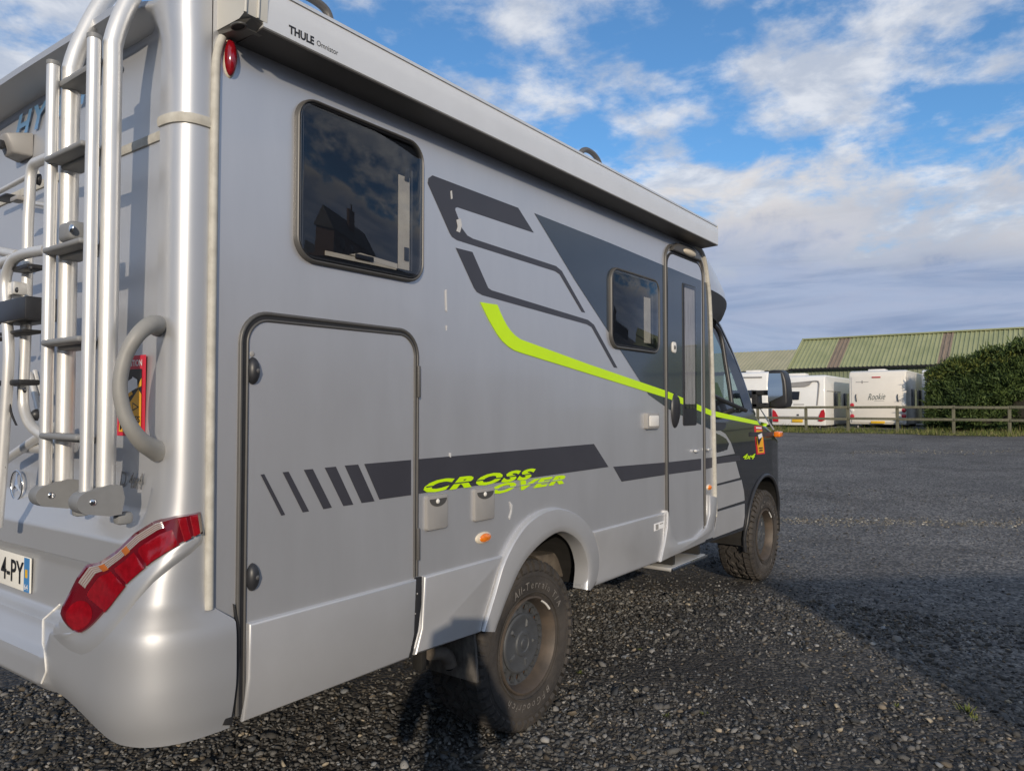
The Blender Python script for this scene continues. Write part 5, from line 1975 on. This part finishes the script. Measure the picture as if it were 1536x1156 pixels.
mk('roof_slope', [(XR2, yB, zr2), (XR2, yA - 6, zr2), (XR2 + 4.5, yA - 6, ze2), (XR2 + 4.5, yB, ze2)], [(0, 1, 2, 3)], ROOFP, BARN2, normals=False)
box('wall', (XE2 + .4, (yA - 6 + yB) / 2, (gz + ze2) / 2), (.2, abs(yA - 6 - yB), ze2 - gz + .2), WALLG, BARN2)
box('gutter', (XE2 - .06, (yA - 6 + yB) / 2, ze2 - .06), (.14, abs(yA - 6 - yB), .12), BLK, BARN2, .03)


# ---- conifer hedge
def hedge(name, label, x0, x1, y0, y1, zg, htop, n, seed, cat='hedge'):
    r_ = np.random.default_rng(seed)
    o = thing(name, label, cat, ((x0 + x1) / 2, (y0 + y1) / 2, zg))
    CORE = mat('dark inner twigs', (.020, .018, .010), .9)
    # lumpy core
    def top(y):
        return htop(y) + .16 * math.sin(y * 2.1 + seed) + .10 * math.sin(y * 5.3)
    m_ = 60
    V, F = [], []
    ys_ = np.linspace(y0 + .45, y1 - .45, m_)
    for y in ys_:
        t = top(y) - .5
        for (a, b) in ((x0 + .5, .1), (x0 + .35, .6), (x0 + .55, t * .6), (x0 + .9, t), (x1 - .9, t), (x1 - .5, .1)):
            V.append((a, y, zg + b))
    for i in range(m_ - 1):
        for k in range(5):
            F.append((i * 6 + k, i * 6 + k + 1, (i + 1) * 6 + k + 1, (i + 1) * 6 + k))
    F += [tuple(range(6)), tuple((m_ - 1) * 6 + k for k in range(6))]
    mk('inner_branches', V, F, CORE, o, normals=False)
    for y in np.arange(y0 + .8, y1 - .5, 1.5):
        tube('trunk', [((x0 + x1) / 2, y, zg - .1), ((x0 + x1) / 2 + .05, y + .05, zg + 1.2)], .09, mat('bark', (.08, .06, .045), .9, var=.3), o, 8)
    # sprays
    P = np.zeros((n, 3)); Nn = np.zeros((n, 3))
    L1 = x1 - x0
    side = r_.random(n)
    yy = y0 + (y1 - y0) * r_.random(n)
    H = np.array([top(a) for a in yy])
    lump = .26 * np.sin(yy * 1.9 + seed) + .18 * np.sin(yy * 4.3)
    front = side < .60
    tops = (side >= .60) & (side < .80)
    ends = side >= .80
    H = np.where(ends & (np.arange(n) >= 0), top(y1 - .5), H)
    zz = .12 + (H - .12) * r_.random(n)
    depth = np.abs(r_.normal(0, .16, n))
    lump2 = .15 * np.sin(zz * 3.1 + yy * 1.3) + .15 * np.sin(zz * 7.7 - yy * 3.9) * np.sin(yy * 5.1 + zz * 2.0)
    inset = .55 * (zz / H) ** 3
    P[:, 0] = np.where(front, x0 + .18 + inset + .5 * lump + lump2 + depth, x0 + .5 + (L1 - .8) * r_.random(n))
    P[:, 1] = np.where(ends, np.where(r_.random(n) < .7, y1 - .2 - .35 * (zz / H) ** 3 + lump2 - depth, y0 + .25 + depth), yy)
    P[:, 2] = zg + np.where(tops, H - depth * .8 + .25 * r_.random(n) ** 3, zz)
    Nn[front] = (-1, 0, .25)
    Nn[tops] = (-.2, 0, 1)
    Nn[ends] = (-.3, 1, .3)
    Nn += r_.normal(0, .45, (n, 3))
    Nn /= np.linalg.norm(Nn, axis=1)[:, None]
    # spray axis: outward and drooping or rising
    up_ = np.stack([r_.normal(0, .4, n), r_.normal(0, .6, n), r_.normal(.35, .6, n)], 1)
    ax = Nn * .8 + up_
    ax /= np.linalg.norm(ax, axis=1)[:, None]
    sd_ = np.cross(ax, Nn + r_.normal(0, .4, (n, 3)))
    sd_ /= np.linalg.norm(sd_, axis=1)[:, None] + 1e-6
    ln = (r_.uniform(.08, .22, n) * np.where(r_.random(n) < .06, 1.9, 1))[:, None]
    wd = r_.uniform(.014, .036, n)[:, None]
    quad = np.stack([P, P + ax * ln * .55 + sd_ * wd, P + ax * ln, P + ax * ln * .55 - sd_ * wd], 1)
    tone = r_.random((n, 1)) * .8 + .2 * np.sin(yy * 2.3 + zz * 1.7)[:, None]
    tone = np.clip(tone, 0, 1)
    cl = (1 - tone) * np.array([[.024, .045, .013]]) + tone * np.array([[.105, .150, .040]])
    cl[(zz > H - .5) & (r_.random(n) < .5)] = (.13, .15, .035)  # sunlit tips put into the colour of half the upper sprays
    leaf_obj('crown', quad, LEAFM, o, cl)
    return o


HX0 = 32.2
hy1 = yx(1386, HX0)
hz = ground_z(HX0)
def htop(y):
    # rises away from its near end
    d = hy1 - y
    return 2.20 + .75 * smooth((d + .1) / 1.7) + .055 * min(d, 6)
hedge('conifer_hedge', 'tall clipped dark green conifer hedge behind the fence', HX0, HX0 + 3.2, hy1 - 9, hy1, hz, htop, 90000, 3)

# ---- things out of the frame, added for their shadow and reflections
BRICK = mat('brown brick', (.17, .10, .075), .85, c2=(.11, .07, .055), vscale=9, bump=.2)
SLATE = mat('dark slate', (.05, .052, .058), .7, var=.2, vscale=5)
# unseen building added behind the camera to throw the long shadow across the yard
def loc(s, r, z):
    p = Vector((CAM.x, CAM.y, 0)) + SH * s + SR * r
    return (p.x, p.y, z)
WK = thing('unseen_building', 'unseen low brick building added to cast the shadow across the dark side of the yard', 'unseen_building', loc(-7.5, 9, 0))
s0, s1, r0_, r1_ = -10., -5.0, 2.59, 15.
hw = 3.95
V = [loc(s, r, z) for z in (-.1, hw - .7) for (s, r) in ((s0, r0_), (s1, r0_), (s1, r1_), (s0, r1_))]
mk('wall', V, [(0, 1, 5, 4), (1, 2, 6, 5), (2, 3, 7, 6), (3, 0, 4, 7)], BRICK, WK)
V = [loc(s1, r0_, hw - .7), loc(s1, r1_, hw - .7), loc(-7.5, r1_, hw + .02), loc(-7.5, r0_, hw + .02), loc(s0, r1_, hw - .7), loc(s0, r0_, hw - .7)]
mk('roof', V, [(0, 1, 2, 3), (3, 2, 4, 5), (0, 3, 5), (1, 4, 2)], SLATE, WK)
for k in range(4):
    a, b = r0_ + 1.2 + k * 3, r0_ + 2.6 + k * 3
    V = [loc(s1 + .02, a, .9), loc(s1 + .02, b, .9), loc(s1 + .02, b, 2.1), loc(s1 + .02, a, 2.1)]
    mk('window', V, [(0, 1, 2, 3)], DKWIN, WK, normals=False)

# house with a chimney, mirrored in the rear side window
HC = Vector((.6, 0, 2.2)) + Vector((.658, -.792, 0)).normalized() * 24
HS = thing('house', 'brick house with a chimney, seen only as a dark reflection in the rear side window', 'house', (HC.x, HC.y, 0))
hx, hy = HC.x, HC.y
prism('wall', [(hx - 4.6, -.1), (hx + 4.6, -.1), (hx + 4.6, 4.6), (hx - 4.6, 4.6)], hy - 7, hy - .2, BRICK, HS)
V = [(hx - 5, hy + .2, 4.5), (hx + 5, hy + .2, 4.5), (hx + 5, hy - 3.6, 7.0), (hx - 5, hy - 3.6, 7.0), (hx + 5, hy - 7.4, 4.5), (hx - 5, hy - 7.4, 4.5)]
mk('roof', V, [(0, 1, 2, 3), (3, 2, 4, 5), (0, 3, 5), (1, 4, 2)], SLATE, HS)
ch = box('chimney', (hx - .1, hy - 2.0, 6.9), (1.25, .8, 2.6), BRICK, HS, .03)
tube('chimney_pot', [(hx + .1, hy - 2.0, 8.15), (hx + .1, hy - 2.0, 8.95)], .15, BRICK, ch, 12)
for k in (-3, -1, 1.5, 3.4):
    for z in (1.5, 3.5):
        box('window', (hx + k, hy - .2, z), (.9, .06, 1.1), DKWIN, HS, .01)

# hedge behind, mirrored in the glossy rear panel
hedge('conifer_hedge', 'long dark conifer hedge behind the motorhome, mirrored in its rear panel', -19, -16, -3, 32, 0, lambda y: 3.6 + .5 * math.sin(y * .7), 26000, 11)
hedge('conifer_hedge', 'dark conifer hedge across the yard, mirrored in the side windows', 20, 50, -34, -31, 0, lambda y: 4.2, 9000, 5)

# ================================================================== GRAVEL
# stones lie thickest in the parking strip beside the motorhome and thin out over the yard
def stones(name, n, area, size, seed, tones, flat=.62):
    r_ = np.random.default_rng(seed)
    P = area(r_, n)
    n = len(P)
    base = []
    bm = bmesh.new()
    bmesh.ops.create_icosphere(bm, subdivisions=1, radius=1)
    bv = np.array([tuple(q.co) for q in bm.verts])
    bf = np.array([[q.index for q in g_.verts] for g_ in bm.faces])
    bm.free()
    nv = len(bv)
    variants = []
    for k in range(24):
        q = bv * (1 + r_.normal(0, .20, (nv, 1)))
        # chip flat facets for an angular look
        for _ in range(5):
            d = r_.normal(0, 1, 3); d /= np.linalg.norm(d)
            h = r_.uniform(.35, .7)
            over = np.maximum(0, q @ d - h)
            q = q - over[:, None] * d
        variants.append(q)
    variants = np.array(variants)
    idx = r_.integers(0, 24, n)
    vv = variants[idx]
    sz = size(r_, n)
    sc = np.stack([sz * r_.uniform(.75, 1.35, n), sz * r_.uniform(.7, 1.1, n), sz * flat * r_.uniform(.7, 1.2, n)], 1)
    vv = vv * sc[:, None, :]
    a = r_.random(n) * 6.283
    tx, ty = r_.normal(0, .30, n), r_.normal(0, .30, n)
    ca, sa = np.cos(a), np.sin(a)
    x = vv[:, :, 0] * ca[:, None] - vv[:, :, 1] * sa[:, None]
    y = vv[:, :, 0] * sa[:, None] + vv[:, :, 1] * ca[:, None]
    z = vv[:, :, 2] + x * tx[:, None] + y * ty[:, None]
    X = np.stack([x + P[:, 0:1], y + P[:, 1:2], z + P[:, 2:3] + (sz * flat * .25)[:, None]], 2)
    F = (bf[None] + (np.arange(n) * nv)[:, None, None]).reshape(-1, 3)
    me = bpy.data.meshes.new(name)
    me.vertices.add(n * nv)
    me.vertices.foreach_set('co', X.reshape(-1).astype(np.float32))
    me.loops.add(F.size)
    me.loops.foreach_set('vertex_index', F.reshape(-1).astype(np.int32))
    me.polygons.add(len(F))
    me.polygons.foreach_set('loop_start', np.arange(0, F.size, 3, dtype=np.int32))
    me.update()
    c = tones(r_, n, P)
    at = me.color_attributes.new('tone', 'FLOAT_COLOR', 'POINT')
    c4 = np.ones((n * nv, 4), np.float32)
    c4[:, :3] = np.repeat(c, nv, axis=0)
    at.data.foreach_set('color', c4.reshape(-1))
    me.materials.append(STONEM)
    o = bpy.data.objects.new(name, me)
    link(o)
    o['kind'] = 'stuff'
    return o


def stone_mat():
    m = tone_mat('gravel stones', .82)
    t = m.node_tree
    p = t.nodes['Principled BSDF']
    co = t.nodes.new('ShaderNodeTexCoord')
    n = t.nodes.new('ShaderNodeTexNoise')
    n.inputs['Scale'].default_value = 160
    n.inputs['Detail'].default_value = 3
    t.links.new(co.outputs['Object'], n.inputs['Vector'])
    b = t.nodes.new('ShaderNodeBump')
    b.inputs['Strength'].default_value = .5
    b.inputs['Distance'].default_value = .004
    t.links.new(n.outputs['Fac'], b.inputs['Height'])
    t.links.new(b.outputs[0], p.inputs['Normal'])
    return m


STONEM = stone_mat()
GZ = np.vectorize(ground_z)


def sector(dmin, dmax, power, cond=None):
    def fn(r_, n):
        d = (dmin ** power + (dmax ** power - dmin ** power) * r_.random(n)) ** (1 / power)
        a = YAW + np.radians(r_.uniform(-44, 46, n))
        x, y = CAM.x + d * np.cos(a), CAM.y + d * np.sin(a)
        P = np.stack([x, y, GZ(x)], 1)
        keep = y < 2.6
        if cond is not None:
            keep &= cond(P, r_)
        return P[keep]
    return fn


def patchy(P):
    x, y = P[:, 0], P[:, 1]
    return .5 + .28 * np.sin(x * 1.7 + 1.3 * np.sin(y * 1.1)) + .22 * np.sin(y * 2.3 + 1.7 * np.sin(x * .9 + .5)) + .18 * np.sin(x * 4.1 + y * 3.3)


def tones_grey(r_, n, P):
    g = np.clip(r_.lognormal(-2.50, .52, n), .016, .30)
    c = np.stack([g * 1.03, g, g * .95], 1)
    warm = r_.random(n) < .10
    c[warm] *= np.array([1.16, 1.0, .80])
    blue = r_.random(n) < .15
    c[blue] *= np.array([.90, .98, 1.10])
    pale = r_.random(n) < .006
    c[pale] = np.array([.36, .31, .23])
    return c


def strip(P):
    """how gravelly the spot is: the parking strip is loose stone, the drive is packed planings."""
    rel = (P[:, 0] - CAM.x) * SR.x + (P[:, 1] - CAM.y) * SR.y
    return 1 / (1 + np.exp((rel - 2.9) / .35))


def cond_near(P, r_):
    d = np.hypot(P[:, 0] - CAM.x, P[:, 1] - CAM.y)
    return r_.random(len(P)) < (.30 + .70 * strip(P)) * (.16 + 1.0 * np.clip(patchy(P), 0, 1))


stones('gravel', 84000, sector(1.6, 6.2, 1.75, cond_near), lambda r_, n: np.clip(r_.lognormal(-4.66, .42, n), .004, .030), 21, tones_grey)
stones('gravel', 52000, sector(5.8, 14, 1.35, cond_near), lambda r_, n: np.clip(r_.lognormal(-4.58, .32, n), .005, .024), 22, tones_grey)
def tones_row(r_, n, P):
    c = tones_grey(r_, n, P) * 1.9
    return np.clip(c, 0, .4) * np.array([1.06, 1, .86])
def cond_row(P, r_):
    # loose stones thrown up in rows between the wheel tracks of the drive
    rel = (P[:, 0] - CAM.x) * FW.x + (P[:, 1] - CAM.y) * FW.y
    row = np.zeros(len(P))
    for c, w in ((9.6, .22), (19.5, .6), (25.5, .8)):
        row = np.maximum(row, np.exp(-((rel - c - .25 * np.sin(P[:, 1] * .8)) / w) ** 2))
    return (r_.random(len(P)) < row) & (P[:, 0] > 6.4)
stones('gravel', 45000, sector(8.9, 12.5, 1.2, cond_row), lambda r_, n: np.clip(r_.lognormal(-4.4, .3, n), .007, .026), 24, tones_row)
stones('gravel', 60000, sector(12, 28, 1.2, cond_row), lambda r_, n: np.clip(r_.lognormal(-4.3, .3, n), .008, .03), 23, tones_row)

# a few weeds between the stones
WEED = []
for (px, py, s_) in ((1452, 1068, .05), (1462, 1080, .03), (1056, 1072, .022), (1000, 1075, .02), (1345, 1060, .02), (870, 1010, .02), (960, 975, .015)):
    d = ray(px, py)
    p = CAM + d * (-CAM.z / d.z)
    n = 26
    a = rng.random(n) * 6.283
    rr = rng.random(n) * s_
    h_ = rng.uniform(.3, 1., n) * s_ * .8
    b = np.stack([p.x + rr * np.cos(a), p.y + rr * np.sin(a), np.full(n, .004)], 1)
    t_ = b + np.stack([np.cos(a) * s_ * .5, np.sin(a) * s_ * .5, h_], 1)
    w_ = np.stack([-np.sin(a), np.cos(a), a * 0], 1) * s_ * .10
    WEED.append(np.stack([b - w_, b + w_, t_], 1))
W_ = np.concatenate(WEED)
tn = rng.random((len(W_), 1))
wo_ = leaf_obj('weeds', W_, GRASSM, None, (1 - tn) * np.array([[.06, .09, .02]]) + tn * np.array([[.20, .21, .05]]))
wo_['kind'] = 'stuff'

# ================================================================== the photographer, whose shadow falls on the rear wheel
def person(base, head_top):
    k = head_top / 1.64
    ph = thing('person', 'person in dark jacket holding up a phone, casting the shadow on the rear wheel', 'person', (base.x, base.y, 0))
    f_, r_ = Vector((math.cos(YAW), math.sin(YAW), 0)), RT
    def P(f, r, z):
        return base + f_ * f + r_ * r + Vector((0, 0, z * k))
    bm = bmesh.new()
    sk = bm.verts.layers.skin.verify()
    def V_(p, rad, rad2=None):
        v = bm.verts.new(p)
        v[sk].radius = (rad, rad2 or rad)
        return v
    def chain(a, items):
        for (f, r, z, ra) in items:
            b = V_(P(f, r, z), ra)
            bm.edges.new((a, b))
            a = b
        return a
    pel = V_(P(0, 0, .90), .135, .11)
    pel[sk].use_root = True
    ch = chain(pel, [(0, 0, 1.06, .125), (0, 0, 1.24, .145), (0, 0, 1.34, .10)])
    chain(ch, [(.01, 0, 1.41, .055), (.03, 0, 1.47, .075), (.035, 0, 1.53, .088), (.03, 0, 1.585, .068)])
    for s in (-1, 1):
        chain(pel, [(0, s * .095, .82, .095), (.02, s * .10, .48, .065), (0, s * .11, .10, .045), (.10, s * .12, .045, .042), (.17, s * .125, .035, .034)])
        wr = chain(ch, [(0, s * .17, 1.33, .070), (.10, s * .235, 1.10, .052), (.25, s * .12, 1.36, .036), (.30, s * .085, 1.42, .026)])
        pm = chain(wr, [(.335, s * .078, 1.455, .024)])
        for q in range(4):
            chain(pm, [(.345, s * (.078 - .004 * q), 1.475 + .012 - .018 * q + .02, .0095), (.372, s * (.070 - .012), 1.487 - .018 * q + .02, .0085), (.385, s * .045, 1.487 - .018 * q + .02, .0075)])
        chain(pm, [(.330, s * .060, 1.465, .010), (.345, s * .040, 1.475, .009)])
    me = bpy.data.meshes.new('body')
    bm.to_mesh(me)
    bm.free()
    m = bpy.data.materials.new('dark clothes and skin')
    m.use_nodes = True
    t = m.node_tree
    g = t.nodes.new('ShaderNodeNewGeometry')
    sx = t.nodes.new('ShaderNodeSeparateXYZ')
    t.links.new(g.outputs['Position'], sx.inputs[0])
    rp = t.nodes.new('ShaderNodeValToRGB')
    rp.color_ramp.interpolation = 'CONSTANT'
    rp.color_ramp.elements[0].color = (.03, .035, .05, 1)
    e = rp.color_ramp.elements[1]
    e.position = .53
    e.color = (.02, .02, .022, 1)
    e = rp.color_ramp.elements.new(.875)
    e.color = (.50, .30, .22, 1)
    dv = t.nodes.new('ShaderNodeMath')
    dv.operation = 'DIVIDE'
    dv.inputs[1].default_value = 1.62
    t.links.new(sx.outputs[2], dv.inputs[0])
    t.links.new(dv.outputs[0], rp.inputs[0])
    t.links.new(rp.outputs[0], t.nodes['Principled BSDF'].inputs['Base Color'])
    o = mo('body', me, m, ph, None, False)
    o.modifiers.new('skin', 'SKIN')
    sb_ = o.modifiers.new('subsurf', 'SUBSURF')
    sb_.levels = sb_.render_levels = 2
    # hair
    hc = P(.015, 0, 1.565)
    V, F = [], []
    for j in range(8):
        a = R(90 - 105 * j / 7)
        for i in range(20):
            b = 2 * math.pi * i / 20
            V.append(hc + (f_ * math.cos(b) * .098 + r_ * math.sin(b) * .085) * math.cos(a) + Vector((0, 0, .088 * math.sin(a) + (.03 if math.cos(b) > .3 and j > 4 else 0))))
    for j in range(7):
        for i in range(20):
            F.append((j * 20 + i, j * 20 + (i + 1) % 20, (j + 1) * 20 + (i + 1) % 20, (j + 1) * 20 + i))
    mk('hair', V, F, mat('dark hair', (.03, .02, .015), .7, var=.3, vscale=60), ph, 60)


person(Vector((CAM.x, CAM.y, 0)) - SH * .40 - SR * .03, 1.58)
phn = box('phone', CAM - FW * .014 + RT * .045 - UP * .02, (.155, .074, .008), PLASTIC, None, .006, 2, rot=Matrix((RT, UP, -FW)).transposed())
phn['label'] = 'black phone held up by the photographer'
phn['category'] = 'phone'
